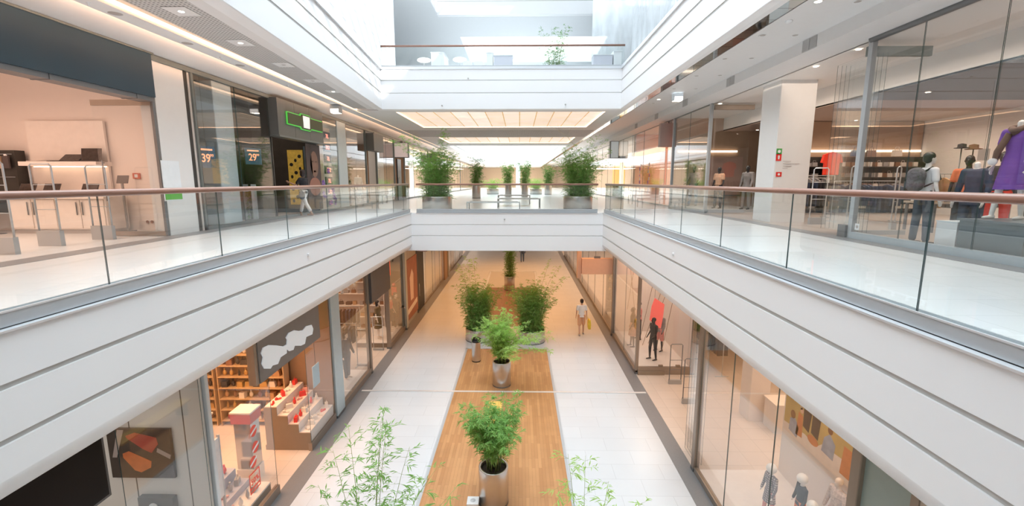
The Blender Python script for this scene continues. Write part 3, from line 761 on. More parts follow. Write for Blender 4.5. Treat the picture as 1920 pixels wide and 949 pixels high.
C_NAVY = mat('navy_cloth', (.03, .05, .10), .7, bump=.3)
C_JEAN = mat('blue_denim', (.06, .10, .18), .8, nscale=40, noise=.2)
C_BEIGE = mat('beige_cloth', (.62, .42, .25), .8)
C_RED = mat('red_cloth', (.75, .05, .03), .7)
C_PINK = mat('pink_patterned_cloth', (.8, .25, .22), .7, noise=.5, nscale=30)
C_PURP = mat('purple_cloth', (.17, .06, .42), .6, bump=.2)
C_GREY = mat('grey_cloth', (.25, .24, .24), .8)
def plaid(name, a, b, sc):
    m = brick(name, a, a, b, sc, sc, sc * .22, .8, plane='XZ'); return m
C_PLAID = plaid('checked_shirt_cloth', (.62, .52, .48), (.25, .18, .17), .05)
C_PLAIDB = plaid('grey_checked_cloth', (.5, .44, .42), (.16, .13, .15), .07)
C_PRINT = mat('dark_printed_cloth', (.12, .12, .14), .7, noise=.9, nscale=25)
C_ORANGE = mat('orange_red_cloth', (.85, .22, .10), .7, noise=.3, nscale=20)
WALK = dict(leg=(24, -20), knee=(6, 22), arm=(-18, 20), out=7, elbow=(12, 20))
STAND = dict(leg=(3, -3), arm=(2, 6), out=10, elbow=(14, 20))
CONTRA = dict(leg=(8, -6), knee=(10, 0), arm=(-6, 12), out=14, elbow=(35, 45), spread=.03)
# man in a white t-shirt on the lower floor, seen from behind, yellow bag in the right hand
def man_extra(e, J):
    w = J['wr1']; mb = MB(); x, y = w.x + .02, w.y - .02
    mb.prism([(x - .05, w.z - .22), (x + .05, w.z - .22), (x + .07, w.z - .58), (x - .07, w.z - .60)], 'y', y - .14, y + .16)
figure('person', 'person in white t-shirt and orange shorts walking away with a yellow bag, lower floor', 'person', (2.97, 20.9, 0), PI, dict(leg=(8, -10), knee=(2, 12), arm=(-5, 4), out=9, elbow=(10, 14)), SKIN,
       [('tshirt', C_WHITE, 'tshirt'), ('shorts', mat('orange_shorts_cloth', (.75, .42, .25), .8), 'shorts')], hair=(HAIRD, 'short'), shoes=mat('grey_sandals', (.35, .33, .33), .6), h=1.76)
e = empty('shopping_bag', (3.33, 20.85, .32), 'yellow shopping bag carried beside the white t-shirt of the walking man', 'bag')
mb = MB(); mb.prism([(-.05, .0), (.06, 0), (.075, .20), (.05, .44), (-.05, .44), (-.07, .22)], 'y', -.16, .16)
YB = mat('yellow_bag_plastic', (.85, .62, .06), .45, noise=.2, nscale=8, bump=.6); mb.build('bag_body', YB, e)
mb = MB(); mb.tube([(-.03, -.08, .42), (-.08, -.04, .58), (-.08, .04, .58), (-.03, .08, .42)], .006, 6); mb.build('handle', YB, e)
# person beyond the lower planter, only legs and hem show under the bridge
figure('person', 'person in dark jacket and blue jeans far down the lower floor behind the dark bamboo', 'person', (.28, 40.6, 0), PI, WALK, SKIN, [('jacket', C_NAVY, 'jacket'), ('trousers', C_JEAN, 'trousers')], hair=(HAIRD, 'short'), shoes=C_BLACK, fingers=False, voxel=.016)
# woman on the upper left walkway
def woman_extra(e, J):
    w = J['sh0']
figure('person', 'person with dark hair, black sleeveless top and white cropped trousers on the left upper walkway', 'person', (-7.82, 16.45, 6.0), R(-100), dict(leg=(20, -18), knee=(4, 14), arm=(6, 38), out=6, elbow=(10, 75)), SKIN,
       [('cropped', C_WHITE, 'cropped_trousers'), ('tshirt', C_BLACK, 'black_top')], hair=(HAIRD, 'bob'), shoes=mat('brown_sandals', (.35, .2, .12)), h=1.70)
e = empty('handbag', (-7.72, 16.1, 6.62), 'dark blue shoulder bag at the hip of the woman in white trousers', 'bag')
mb = MB(); mb.ball((0, 0, .14), (.09, .17, .16), 12); mb.build('bag_body', mat('dark_blue_leather', (.03, .06, .10), .4, bump=.3), e)
mb = MB(); mb.tube([(-.02, -.12, .2), (-.1, -.06, .5), (-.12, .0, .62), (-.1, .06, .5), (-.02, .12, .2)], .009, 6); mb.build('strap', BLACK, e)
# ================================================================== SHOPS
def room(x0, x1, y0, y1, z0, z1, wm, cm, open_side, what, fm=None, t=.06, ends=(1, 1), light=None, rad=2.0, lz=.12):
    """walls and ceiling of one shop; open_side 'r' = open towards +x, 'l' = towards -x"""
    s = 'left' if open_side == 'r' else 'right'
    struct('wall_' + s, B(x0, x0 + t, y0, y1, z0, z1) if open_side == 'r' else B(x1 - t, x1, y0, y1, z0, z1), wm, 'far wall of ' + what)
    if ends[0]: struct('wall_front', B(x0, x1, y0, y0 + t, z0, z1), wm, 'near side wall of ' + what)
    if ends[1]: struct('wall_back', B(x0, x1, y1 - t, y1, z0, z1), wm, 'far side wall of ' + what)
    struct('ceiling', B(x0, x1, y0, y1, z1, z1 + .05), cm, 'ceiling of ' + what)
    if fm: struct('floor', B(x0, x1, y0, y1, z0, z0 + .006), fm, 'floor of ' + what)
    if light: area('shop_lamp', ((x0 + x1) / 2, (y0 + y1) / 2, z1 - lz), (x1 - x0) * .8, (y1 - y0) * .8, rad, light, spread=150)
WARM = (1, .74, .56); WARM2 = (1, .82, .68); NEUT = (1, .92, .84)
W_PINK = mat('warm_white_wall', (.85, .76, .70), .5, noise=.02)
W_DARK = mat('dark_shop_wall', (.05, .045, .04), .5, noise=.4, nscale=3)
W_BEIGE = mat('beige_wall', (.62, .52, .42), .55)
W_BROWN = mat('brown_wall', (.32, .20, .12), .5)
W_WHITE = mat('shop_white_wall', (.85, .84, .82), .5, noise=.02)
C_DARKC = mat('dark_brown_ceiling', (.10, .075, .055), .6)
FRAME = mat('grey_green_metal_frame', (.20, .23, .23), .4, .6)
FRAMEB = mat('bronze_frame', (.36, .30, .25), .35, .6)
UPF = mat('upper_shop_floor', (.62, .60, .58), .3)

# ---------------------------------------------------------------- upper left (plane x = -8.1)
XL = -8.1
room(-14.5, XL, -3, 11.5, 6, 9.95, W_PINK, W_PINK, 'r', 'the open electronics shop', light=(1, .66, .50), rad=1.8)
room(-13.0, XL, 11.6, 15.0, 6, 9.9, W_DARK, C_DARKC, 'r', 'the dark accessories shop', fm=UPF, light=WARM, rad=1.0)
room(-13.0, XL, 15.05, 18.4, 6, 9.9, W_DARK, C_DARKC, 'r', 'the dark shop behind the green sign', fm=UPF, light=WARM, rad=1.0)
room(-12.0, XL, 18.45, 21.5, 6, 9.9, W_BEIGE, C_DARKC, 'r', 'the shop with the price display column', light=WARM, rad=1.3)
room(-12.0, XL, 21.6, 33.5, 6, 9.9, W_BROWN, CEIL, 'r', 'the clothes shop past the blue column', light=WARM2, rad=1.2)
room(-12.0, XL, 33.6, 94, 6, 9.9, W_BEIGE, CEIL, 'r', 'the far left upper shops', light=WARM2, rad=3.0)
# top frame + bottom frame
trim(B(XL - .05, XL + .06, 10.3, 94, 9.88, 9.99), FRAME, 'dark metal head frame of the left upper shopfronts')
trim(B(XL - .05, XL + .05, 11.5, 94, 6, 6.09), FRAME, 'dark metal sill frame of the left upper shopfronts')
# white partition between the first two shops
struct('wall_left', B(-8.45, XL, 10.35, 11.3, 6, 9.9), W_WHITE, 'white wall pier beside the open shop')
for (a, b, lb) in ((11.57, 13.25, 'first pane of the dark shop'), (13.27, 14.95, 'second pane of the dark shop'), (18.5, 20.45, 'pane with purple flower stickers'), (21.55, 24.15, 'pane past the blue column'), (26.1, 27.9, 'pane before the pale projecting sign'), (27.92, 29.6, 'second pane before the pale projecting sign')):
    window(XL, XL + .012, a, b, 6.09, 9.88, lb)
y = 32.4
while y < 92: window(XL, XL + .012, y, y + 2.7, 6.09, 9.88, 'far left upper shop pane'); y += 2.75
trim(B(-8.3, XL - .01, 11.31, 11.43, 6, 9.9), W_DARK, 'dark return beside the white pier')
for y in (11.5, 24.2, 26.0, 29.65, 32.3, 40.7, 51.7, 62.7):
    trim(B(XL - .06, XL + .05, y, y + .07, 6, 9.9), FRAME, 'dark metal post in the left upper shopfront')
def column(name_label, x0, x1, y0, y1, z0, z1, m):
    e = empty('column', ((x0 + x1) / 2, (y0 + y1) / 2, z0), name_label, 'column'); a, b = (x1 - x0) / 2, (y1 - y0) / 2
    c = .015
    MB().prism([(-a + c, -b), (a - c, -b), (a, -b + c), (a, b - c), (a - c, b), (-a + c, b), (-a, b - c), (-a, -b + c)], 'z', 0, z1 - z0).build('shaft', m, e)
    return e
BLUEC = mat('pale_blue_grey_cladding', (.50, .60, .64), .35, .1)
column('pale blue grey column behind the glass between two price posters', -8.95, -8.14, 12.4, 13.2, 6, 9.88, BLUEC)
column('pale blue grey column between the price displays and the clothes shop', -8.75, -8.06, 20.5, 21.5, 6, 9.88, BLUEC)
column('grey column further along the left upper shopfronts', -8.75, -8.16, 26.6, 27.6, 6.0, 9.88, mat('pale_grey_cladding', (.66, .67, .66), .4))
# big blue header of the open shop
e = empty('shop_sign', (XL, 5, 9.05), 'long plain dark blue header panel over the open shop at the left edge', 'sign')
NAVYP = mat('dark_blue_panel', (.025, .060, .090), .35, noise=.15, nscale=.6)
mb = MB(); mb.box(-.3, .10, -6, 5.25, .02, .92); mb.build('header_panel', NAVYP, e)
mb = MB(); mb.box(-.28, .05, -6, 5.25, -.07, .02)
for k in range(7): mb.box(-.29, .06, -6 + k * 1.8, -5.96 + k * 1.8, -.08, .02)
mb.build('track', DSTEEL, e)
MB().box(-.05, .12, -6, 5.3, .92, .96).build('top_rail', FRAME, e)
# glass door folded back into the shop
def glass_door(loc, rz, w, h, label, parent_group=None, m=None):
    e = empty('glass_door', loc, label, 'door', parent_group, rz)
    MB().box(0, w, -.006, .006, .1, h - .12).build('pane', [m or SGLASS], e)
    MB().box(0, w, -.03, .03, 0, .1).build('bottom_rail', FRAMEB, e)
    MB().box(0, w, -.03, .03, h - .12, h).build('top_rail', FRAMEB, e)
    mb = MB(); mb.tube([(w - .12, .06, .8), (w - .12, .06, 1.7)], .014, 8); mb.tube([(w - .12, 0, .85), (w - .12, .06, .85)], .01, 6); mb.tube([(w - .12, 0, 1.65), (w - .12, .06, 1.65)], .01, 6); mb.build('handle', DSTEEL, e)
    return e
glass_door((-8.14, 10.28, 6.01), PI, 1.35, 3.02, 'glass door folded back at the right end of the open shop')
trim(B(-8.16, -8.1, 10.26, 10.33, 6, 9.9), DSTEEL, 'steel post at the end of the open shop')
# posters on the white pier
e = empty('notice_board', (-8.095, 10.58, 7.1), 'white notice with green exit strip on the white pier', 'notice')
MB().box(0, .012, -.30, .25, -.0, .62).build('sheet', mat('white_paper', (.88, .92, .94), .6), e)
e2 = MB().box(0, .014, -.28, .24, -.27, -.12).build('green_strip', mat('green_sign', (.12, .42, .07), .5, emit=.1), e)
MB().box(0, .010, -.31, .27, -.30, -.09).build('strip_backing', WHITE, e)
# call points and sockets on the warm side wall
for (px, py, lb) in ((257, 330, 'small red alarm box on the warm side wall'),):
    p = at_y(px, py, 11.43); e = empty('alarm_box', p, lb, 'alarm'); MB().box(-.09, .09, -.03, .005, -.07, .07).build('case', mat('red_case', (.6, .12, .06), .4), e); MB().box(-.04, .04, -.034, -.03, -.04, .04).build('button', WHITE, e)
p = at_y(282, 416, 11.43); e = empty('wall_sockets', p, 'pair of round sockets low on the warm side wall', 'socket')
for dx in (-.06, .06): MB().lathe([(.0001, 0), (.035, 0), (.04, .01)], n=16).build('socket', mat('brown_socket', (.3, .15, .1)), e, (dx, -.012, 0)).rotation_euler = (PI / 2, 0, 0)

# display wall with laptops
SHELFW = mat('warm_white_laminate', (.86, .78, .72), .35)
yw = 11.40
e = empty('display_unit', (-11.2, yw, 6.0), 'tall white display wall with a lit laptop shelf in the open shop', 'display unit')
MB().box(-1.0, .95, -.06, 0, .9, 2.72).build('back_panel', SHELFW, e)
MB().box(-.85, 1.05, -.5, -.06, 1.62, 1.72).build('shelf', SHELFW, e)
MB().box(-.8, 1.0, -.2, -.16, 1.595, 1.615).build('under_shelf_light', mat('shelf_glow', (1, .8, .65), emit=3.0, ecol=(1, .72, .5)), e)
e = empty('counter', (-11.35, yw, 6.0), 'long white counter with two pairs of cupboard doors under the laptops', 'counter')
MB().box(-.98, 1.5, -.75, -.07, .84, .89).build('worktop', SHELFW, e); MB().box(-.93, 1.45, -.66, -.07, .1, .84).build('cabinet', SHELFW, e)
MB().box(-.9, 1.4, -.62, -.08, 0, .1).build('plinth', mat('grey_plinth', (.5, .45, .42)), e)
for x in (-.92, -.34, .27, .85):
    dd = MB().box(x + .01, x + .56, -.685, -.66, .13, .81).build('door', SHELFW, e); hx = x + .5 if x in (-.92, .27) else x + .06
    MB().tube([(hx, -.71, .45), (hx, -.71, .76)], .012, 8).build('handle', DSTEEL, dd)
LID = mat('laptop_dark', (.06, .05, .05), .35); SCR = mat('laptop_screen', (.05, .035, .03), .15, noise=.9, nscale=12); ALB = mat('laptop_silver', (.6, .55, .52), .3, .5)
def laptop(x, y, z, sw, ang, lb, rz=0, dark=True, grp=None):
    e = empty('laptop', (x, y, z), lb, 'laptop', grp, rz)
    MB().box(-sw / 2, sw / 2, -.22, 0, 0, .018).build('keyboard_base', LID if dark else ALB, e)
    a = R(ang); l = MB().box(-sw / 2, sw / 2, -.008, .008, 0, .31).build('lid', LID if dark else ALB, e, (0, 0, .018)); l.rotation_euler.x = -a
    s = MB().box(-sw / 2 + .015, sw / 2 - .015, -.0105, -.008, .015, .295).build('screen', SCR, l)
    return e
laptop(-11.63, 11.15, 7.721, .5, 82, 'silver laptop lying almost flat, left on the upper shelf', dark=False)
laptop(-11.05, 11.15, 7.721, .5, 50, 'dark laptop half open in the middle of the upper shelf')
laptop(-10.48, 11.15, 7.721, .5, 8, 'dark laptop fully open on the right of the upper shelf')
for x, lb in ((-12.05, 'leftmost open laptop on the long counter'), (-11.45, 'second laptop from the left on the long counter'), (-10.5, 'third laptop from the left on the long counter')):
    laptop(x, 10.95, 6.891, .40, 25, lb)
e = empty('display_stand', (-9.75, 11.1, 6.0), 'slim pole stand with a tablet beside the counter', 'display stand')
MB().box(-.02, .02, -.02, .02, .04, 1.2).build('pole', DSTEEL, e); MB().box(-.12, .12, -.12, .12, 0, .04).build('base', DSTEEL, e)
t_ = MB().box(-.14, .14, -.01, .01, 0, .2).build('tablet', LID, e, (0, 0, 1.2)); t_.rotation_euler.x = -.3
# dark product rack at the left edge
e = empty('product_rack', (-13.35, 11.35, 6.0), 'tall dark wall rack with hanging packets at the left edge', 'rack')
MB().box(-1.05, 1.02, -.25, 0, .7, 2.0).build('back_board', W_DARK, e)
MB().box(-1.05, 1.02, -.55, -.25, .5, .72).build('ledge', BLACK, e)
for zz in (1.35, 1.9): MB().tube([(-1.05, -.34, zz), (1.05, -.34, zz)], .012, 6).build('rail', DSTEEL, e)
cols = [mat('packet_brown', (.35, .2, .12), .5), mat('packet_tan', (.55, .38, .25), .5), mat('packet_dark', (.08, .06, .06), .5), mat('packet_red', (.4, .08, .06), .5)]
first = None
for k in range(11):
    x = -1.0 + k * .19
    if first is None or k < 4:
        o = empty('hanging_packet', (0, 0, 0), None, 'packet', 'packets hanging on the dark rack'); MB().box(-.07, .07, -.02, .02, -.30, 0).build('packet', cols[k % 4], o); MB().box(-.03, .03, -.012, .012, 0, .04).build('header', WHITE, o); protos = (protos if k else []) + [o]; first = o
    else: o = copy_tree(protos[k % 4])
    o['label'] = 'narrow packet hanging on the upper rail of the dark product rack'
    o.location = (-13.35 + x, 11.01, 7.86); 
e = empty('poster_board', (-12.55, 10.66, 6.0), 'yellow green poster standing on the rack ledge', 'poster')
MB().box(-.16, .16, -.012, .012, 1.0, 1.52).build('board', mat('yellow_green_poster', (.45, .42, .10), .5, noise=.3, nscale=15), e)
MB().box(-.01, .01, -.01, .01, 0, 1.0).build('stand', DSTEEL, e); MB().box(-.12, .12, -.08, .08, 0, .015).build('foot', DSTEEL, e)
MB().lathe([(.0001, 0), (.06, 0), (.062, .004)], n=16).build('emblem', mat('dark_print', (.12, .08, .04)), e, (0, -.014, 1.26)).rotation_euler = (PI / 2, 0, 0)

def gate(loc, rz, w, h, label, m=None, base=.3, grp='security gates', bars=(.45, .75)):
    e = empty('security_gate', loc, label, 'security gate', grp, rz); m = m or ALU
    mb = MB(); r = .016
    mb.tube([(-w / 2, 0, base), (-w / 2, 0, h - .04), (-w / 2 + .04, 0, h), (w / 2 - .04, 0, h), (w / 2, 0, h - .04), (w / 2, 0, base)], r, 8)
    mb.build('frame', m, e)
    for b in bars: MB().tube([(-w / 2, 0, h * b), (w / 2, 0, h * b)], .008, 6).build('crossbar', m, e)
    MB().prism([(-w / 2 - .02, 0), (w / 2 + .02, 0), (w / 2 + .018, base), (-w / 2 - .018, base)], 'y', -.045, .045).build('base_box', mat('grey_gate_base', (.42, .41, .40), .5), e)
    return e
for p, lb in (((-8.89, 7.6), 'first security gate at the left edge of the picture'), ((-9.15, 8.65), 'second security gate in the open shop entrance'), ((-9.03, 9.65), 'third security gate in the open shop entrance')):
    gate((p[0], p[1], 6.0), 0, .42, 1.58, lb)

# dark accessories shop: price posters and racks
def price(x, y, z, s, label, rz=PI / 2, w=.44, h=.56):
    e = empty('price_poster', (x, y, z), label, 'price sign', None, rz)
    MB().box(-w / 2, w / 2, -.008, .008, -h / 2, h / 2).build('board', mat('blue_price_board', (.03, .10, .17), .4, emit=.05), e)
    OR = mat('orange_numerals', (1, .45, .22), .5, emit=.7, ecol=(1, .42, .22))
    text('number', s, .30, OR, (-.03, -.0125, -.04), (PI / 2, 0, 0), e, .003, sx=.8); text('cents', '99', .10, OR, (.13, -.0125, .04), (PI / 2, 0, 0), e, .003)
    MB().box(-w * .35, w * .35, -.011, -.008, h * .3, h * .38).build('headline_bar', OR, e)
    MB().tube([(0, 0, h / 2), (0, 0, 9.9 - z)], .003, 4).build('cord', BLACK, e)
price(-8.2, 12.0, 7.88, '39', 'blue price poster reading 39.99 behind the first dark pane', rz=R(68), w=.46)
price(-8.3, 14.3, 8.02, '29', 'blue price poster reading 29.99 behind the second dark pane', rz=R(58), w=.5, h=.5)
GOODS = [mat('goods_dark', (.05, .04, .04), .6), mat('goods_brown', (.25, .12, .06), .5), mat('goods_tan', (.5, .3, .16), .5), mat('goods_gold', (.7, .45, .15), .35, .5), mat('goods_white', (.8, .75, .7), .5), mat('goods_red', (.6, .08, .05), .5), mat('goods_blue', (.1, .16, .3), .5), mat('goods_grey', (.35, .34, .34), .5)]
def shelf_rack(loc, rz, w, h, d, n, label, m, back=True, z0=.15):
    e = empty('shelf_rack', loc, label, 'shelf', None, rz)
    if back: MB().box(-w / 2, w / 2, -.02, 0, z0, h).build('back_panel', m, e)
    for x in (-w / 2, w / 2 - .03): MB().box(x, x + .03, -d, 0, 0, h).build('side_panel', m, e)
    zs = [z0 + (h - z0) * k / n for k in range(n)]
    for z in zs: MB().box(-w / 2 + .03, w / 2 - .03, -d, -.02, z, z + .025).build('shelf', m, e)
    return e, [z + .025 for z in zs]
def goods_mesh(kind, m):
    mb = MB(); mb2 = None
    if kind == 'box': mb.box(-.08, .08, -.1, .06, 0, .17)
    elif kind == 'stack':
        for k in range(4): mb.box(-.13 + .005 * (k % 2), .13, -.12, .1, k * .035, k * .035 + .03)
    elif kind == 'bag':
        mb.prism([(-.11, 0), (.11, 0), (.09, .16), (-.09, .16)], 'y', -.05, .05); mb.tube([(-.06, 0, .16), (-.04, 0, .24), (.04, 0, .24), (.06, 0, .16)], .007, 6)
    elif kind == 'shoe':
        mb.ball((0, .04, .05), (.035, .05, .05), 8); mb.ball((0, -.06, .03), (.038, .07, .03), 8); mb.box(-.03, .03, -.1, .08, 0, .012)
    elif kind == 'bottle': mb.lathe([(.0001, 0), (.03, 0), (.03, .12), (.012, .15), (.012, .19), (.0001, .19)], n=12)
    elif kind == 'hat': mb.lathe([(.14, 0), (.135, .012), (.08, .02), (.075, .09), (.0001, .11)], n=16)
    elif kind == 'bust': mb.ball((0, 0, .09), (.06, .045, .09), 10); mb.tube([(0, 0, .12), (0, 0, .24)], [.03, .022], 8)
    return mb
GM = {}
def goods(kind, mi, loc, rz, cat, label, group, name=None, s=1.):
    m = mi if not isinstance(mi, int) else GOODS[mi]
    k = (kind, m.name)
    if k not in GM: GM[k] = goods_mesh(kind, m).mesh(kind, m)
    o = link(name or kind, GM[k], None, loc, rz); o.scale = (s, s, s); return tag(o, label, cat, group)
def fill(rack, zs, w, d, rz, kinds, step, group, label, cat, name, rnd, cols=(0, 1, 2, 3, 4, 5)):
    L = rack.location; c, s = math.cos(rz), math.sin(rz)
    for z in zs:
        x = -w / 2 + .16
        while x < w / 2 - .12:
            k = rnd.choice(kinds); xx, yy = x, -d * .5
            goods(k, rnd.choice(cols), (L.x + c * xx - s * yy, L.y + s * xx + c * yy, L.z + z + .001), rz + rnd.uniform(-.1, .1), cat, label, group, name)
            x += step * rnd.uniform(.85, 1.2)
rnd = random.Random(5)
for i, (x, y, lb) in enumerate(((-9.9, 14.6, 'dark shelf rack at the far wall behind the 29.99 poster'), (-11.9, 14.6, 'dark shelf rack deep in the dark shop'))):
    r_, zs = shelf_rack((x, y + .3, 6.007), 0, 1.8, 2.6, .35, 6, lb, W_DARK); fill(r_, zs, 1.8, .35, 0, ['bag', 'box', 'stack'], .26, 'accessories on rack %s' % ('near the glass' if i == 0 else 'deep inside'), 'accessory on the dark rack %s' % ('nearest the price poster' if i == 0 else 'deepest in the dark shop'), 'accessory', 'accessory', rnd, (0, 1, 2, 5, 0))
for i, (x, y) in enumerate(((-8.6, 14.45), (-8.95, 13.9), (-9.3, 14.3))):
    e = empty('clear_plinth', (x, y, 6.007), ['glass plinth with green plant nearest the second dark pane', 'glass plinth with green plant in the middle of the three', 'glass plinth with green plant furthest from the pane'][i], 'plinth')
    MB().box(-.14, .14, -.14, .14, 0, .04).build('foot', DSTEEL, e)
    for sx in (-.13, .13): MB().box(sx - .008, sx + .008, -.14, .14, .04, 1.15).build('side_post', ALU, e)
    r2 = random.Random(60 + i); st, V, Fc = foliage([culm(r2, 0, 0, .05, .95, (0, 0), .08) for _ in range(6)], r2, .12, .12, 5, .09, .05); leaves_obj('leaves', V, Fc, LEAFD, e)
for i in range(3):
    e = empty('pendant_lamp', (-9.0 - .12 * i, 13.9 + .25 * i, 8.75 + .08 * (i % 2)), 'copper globe lamp glowing in the dark shop, %s of the cluster of three' % ['nearest', 'middle', 'furthest'][i], 'lamp')
    MB().ball((0, 0, 0), .07, 14).build('globe', mat('copper_globe', (1, .5, .25), .2, .4, emit=.9, ecol=(1, .5, .25)), e); MB().tube([(0, 0, .07), (0, 0, 1.1)], .004, 5).build('cord', BLACK, e)

# header with the green outlined sign
e = empty('shop_sign', (XL + .02, 15.0, 8.75), 'grey header panel with green outlined plate and white badge', 'sign')
HG = mat('dark_grey_header', (.13, .14, .14), .45)
for k, (a, b) in enumerate(((0, 1.12), (1.13, 2.25), (2.26, 3.4))): MB().box(-.05, .28, a, b, 0, 1.17).build('header_panel', HG, e)
MB().box(-.05, .30, 0, 3.4, -.06, 0).build('lower_rail', FRAME, e)
GR = mat('green_neon', (.1, .6, .08), .5, emit=.35, ecol=(.12, .65, .1)); OL = mat('dark_olive_plate', (.05, .07, .03), .5)
y0, y1, z0, z1 = .55, 3.2, .42, .78; ym = 1.85
def outline(g): return [(y0 - g, z0 - g), (ym - .38 - g, z0 - g), (ym - .32 - g, z0 - .07 - g), (ym + .32 + g, z0 - .07 - g), (ym + .38 + g, z0 - g), (y1 + g, z0 - g), (y1 + g, z1 + g), (ym + .38 + g, z1 + g), (ym + .32 + g, z1 + .07 + g), (ym - .32 - g, z1 + .07 + g), (ym - .38 - g, z1 + g), (y0 - g, z1 + g)]
MB().prism(outline(.03), 'x', .285, .33).build('neon_outline', GR, e)
MB().prism(outline(0), 'x', .33, .345).build('plate', OL, e)
MB().prism([(ym - .22, z0 - .02), (ym + .24, z0 - .02), (ym + .26, z1 + .03), (ym - .24, z1 + .03)], 'x', .345, .36).build('badge', mat('white_badge', (.9, .93, .95), .5, emit=.35), e)
e = MB().box(XL - 3.2, XL + .2, 15.05, 15.1, 8.6, 8.69)
# entrance posters
def poster(x, y, z, w, h, rz, label, m, shapes=(), name='poster', frame=None):
    e = empty(name, (x, y, z), label, 'poster', None, rz)
    MB().box(-w / 2, w / 2, -.01, .01, 0, h).build('sheet', m, e)
    for (poly, mm, pn) in shapes: MB().prism(poly, 'y', -.016, -.0105).build(pn, mm, e)
    if frame:
        mb = MB(); f = .03; mb.box(-w / 2 - f, w / 2 + f, -.02, .015, -f, 0).box(-w / 2 - f, w / 2 + f, -.02, .015, h, h + f).box(-w / 2 - f, -w / 2, -.02, .015, 0, h).box(w / 2, w / 2 + f, -.02, .015, 0, h); mb.build('frame', frame, e)
    return e
def ell(cx, cz, rx, rz_, n=18, a0=0, a1=2 * PI): return [(cx + rx * math.cos(a0 + (a1 - a0) * k / n), cz + rz_ * math.sin(a0 + (a1 - a0) * k / n)) for k in range(n)]
YEL = mat('yellow_poster', (.70, .46, .08), .5, noise=.5, nscale=9, emit=.12)
p = at_y(545, 372, 18.33)
poster(-8.95, 18.32, 6.35, .55, 2.1, 0, 'tall yellow patterned poster on the side wall inside the dark entrance', YEL, [(ell(-.17 + .17 * (k % 3), .12 + .16 * k, .05 + .02 * (k % 2), .07), BLACK, 'black_pattern') for k in range(12)], frame=YEL)
poster(-8.3, 18.18, 6.01, .45, 2.6, R(12), 'pale blue mirror panel in the dark entrance', mat('pale_blue_panel', (.35, .48, .55), .15, .5))
SKN = mat('poster_skin', (.22, .12, .085), .6, noise=.3, nscale=5); DK = mat('poster_dark', (.06, .04, .04), .6)
poster(-7.98, 17.75, 6.15, 1.2, 2.5, PI / 2, 'tall dark portrait poster of a face beside the entrance', DK, [(ell(.05, 1.75, .34, .5), SKN, 'face'), (ell(.02, .9, .5, .35), mat('poster_warm', (.3, .12, .08)), 'shoulder'), (ell(-.1, 1.85, .07, .02), DK, 'eye'), (ell(.2, 1.85, .07, .02), DK, 'eye'), ([(-.3, 1.2), (-.12, 1.3), (-.2, 2.3), (-.33, 2.3)], DK, 'hair_strand'), (ell(.05, 1.48, .1, .035), mat('poster_lips', (.28, .08, .07)), 'mouth')])
# column of digital price displays
for k in range(7):
    zc = 9.15 - .47 * k
    e = empty('price_display', (-8.25, 19.75, zc), 'small lit price display, number %s from the top of the stack behind the pane' % ['one', 'two', 'three', 'four', 'five', 'six', 'seven'][k], 'display', 'stacked price displays', PI / 2)
    MB().box(-.32, .32, -.03, .03, -.17, .17).build('screen', mat('display_screen', (.03, .05, .09), .3), e)
    LED = mat('pink_led', (1, .3, .2), .5, emit=1.2, ecol=(1, .32, .25)); text('figures', '3%2' if k % 2 else '78.', .24, LED, (0, -.034, -.01), (PI / 2, 0, 0), e)
e = MB().box(-8.4, -8.281, 19.35, 20.2, 6.0, 9.5).build('partition', W_PINK); tag(e, 'warm pale panel carrying the stack of price displays', 'panel')
PUR = mat('purple_sticker', (.16, .06, .38), .5)
rnd = random.Random(9)
e = empty('flower_stickers', (XL + .02, 19.2, 6.2), 'purple flower stickers on the pane left of the price displays', 'sticker')
for k in range(16):
    cy, cz, rr = rnd.uniform(-.6, .9), rnd.uniform(.1, 1.6), rnd.uniform(.08, .16); mb = MB()
    for q in range(5):
        a = 2 * PI * q / 5 + k; mb.prism(ell(cy + rr * .6 * math.cos(a), cz + rr * .6 * math.sin(a), rr * .4, rr * .4, 8), 'x', 0, .003)
    mb.build('flower', PUR, e)
# projecting signs and clothes shops further along
def box_sign(x0, x1, y0, y1, z0, z1, label, m, facem=None, face='y-'):
    e = empty('projecting_sign', (x0, y0, z0), label, 'sign'); a, b, c = x1 - x0, y1 - y0, z1 - z0
    MB().box(0, a, 0, b, 0, c).build('sign_box', m, e)
    if facem: MB().box(.04, a - .04, -.012, 0, .04, c - .04).build('face', facem, e)
    MB().box(a * .4, a * .6, b * .4, b * .6, c, c + .1).build('bracket', DSTEEL, e)
    return e
box_sign(XL + .02, XL + .45, 24.3, 26.0, 8.85, 9.75, 'dark grey projecting sign box on the left past the pale blue column', HG)
box_sign(XL + .02, XL + .95, 29.7, 30.0, 8.75, 9.7, 'pale sign face on a grey bracket, left upper side in the distance', HG, mat('pale_pink_sign', (.8, .72, .72), .5, emit=.2))
box_sign(XL + .02, XL + .7, 41.0, 41.3, 8.9, 9.7, 'small dark sign box furthest away on the left', HG)
BD = mat('black_door', (.02, .025, .035), .3)
e = empty('door_panel', (XL + .03, 30.1, 6.0), 'tall narrow dark door under the pale projecting sign', 'door'); MB().box(0, .08, 0, .9, 0, 2.7).build('leaf', BD, e); MB().tube([(.12, .15, .9), (.12, .15, 1.5)], .015, 6).build('handle', ALU, e)
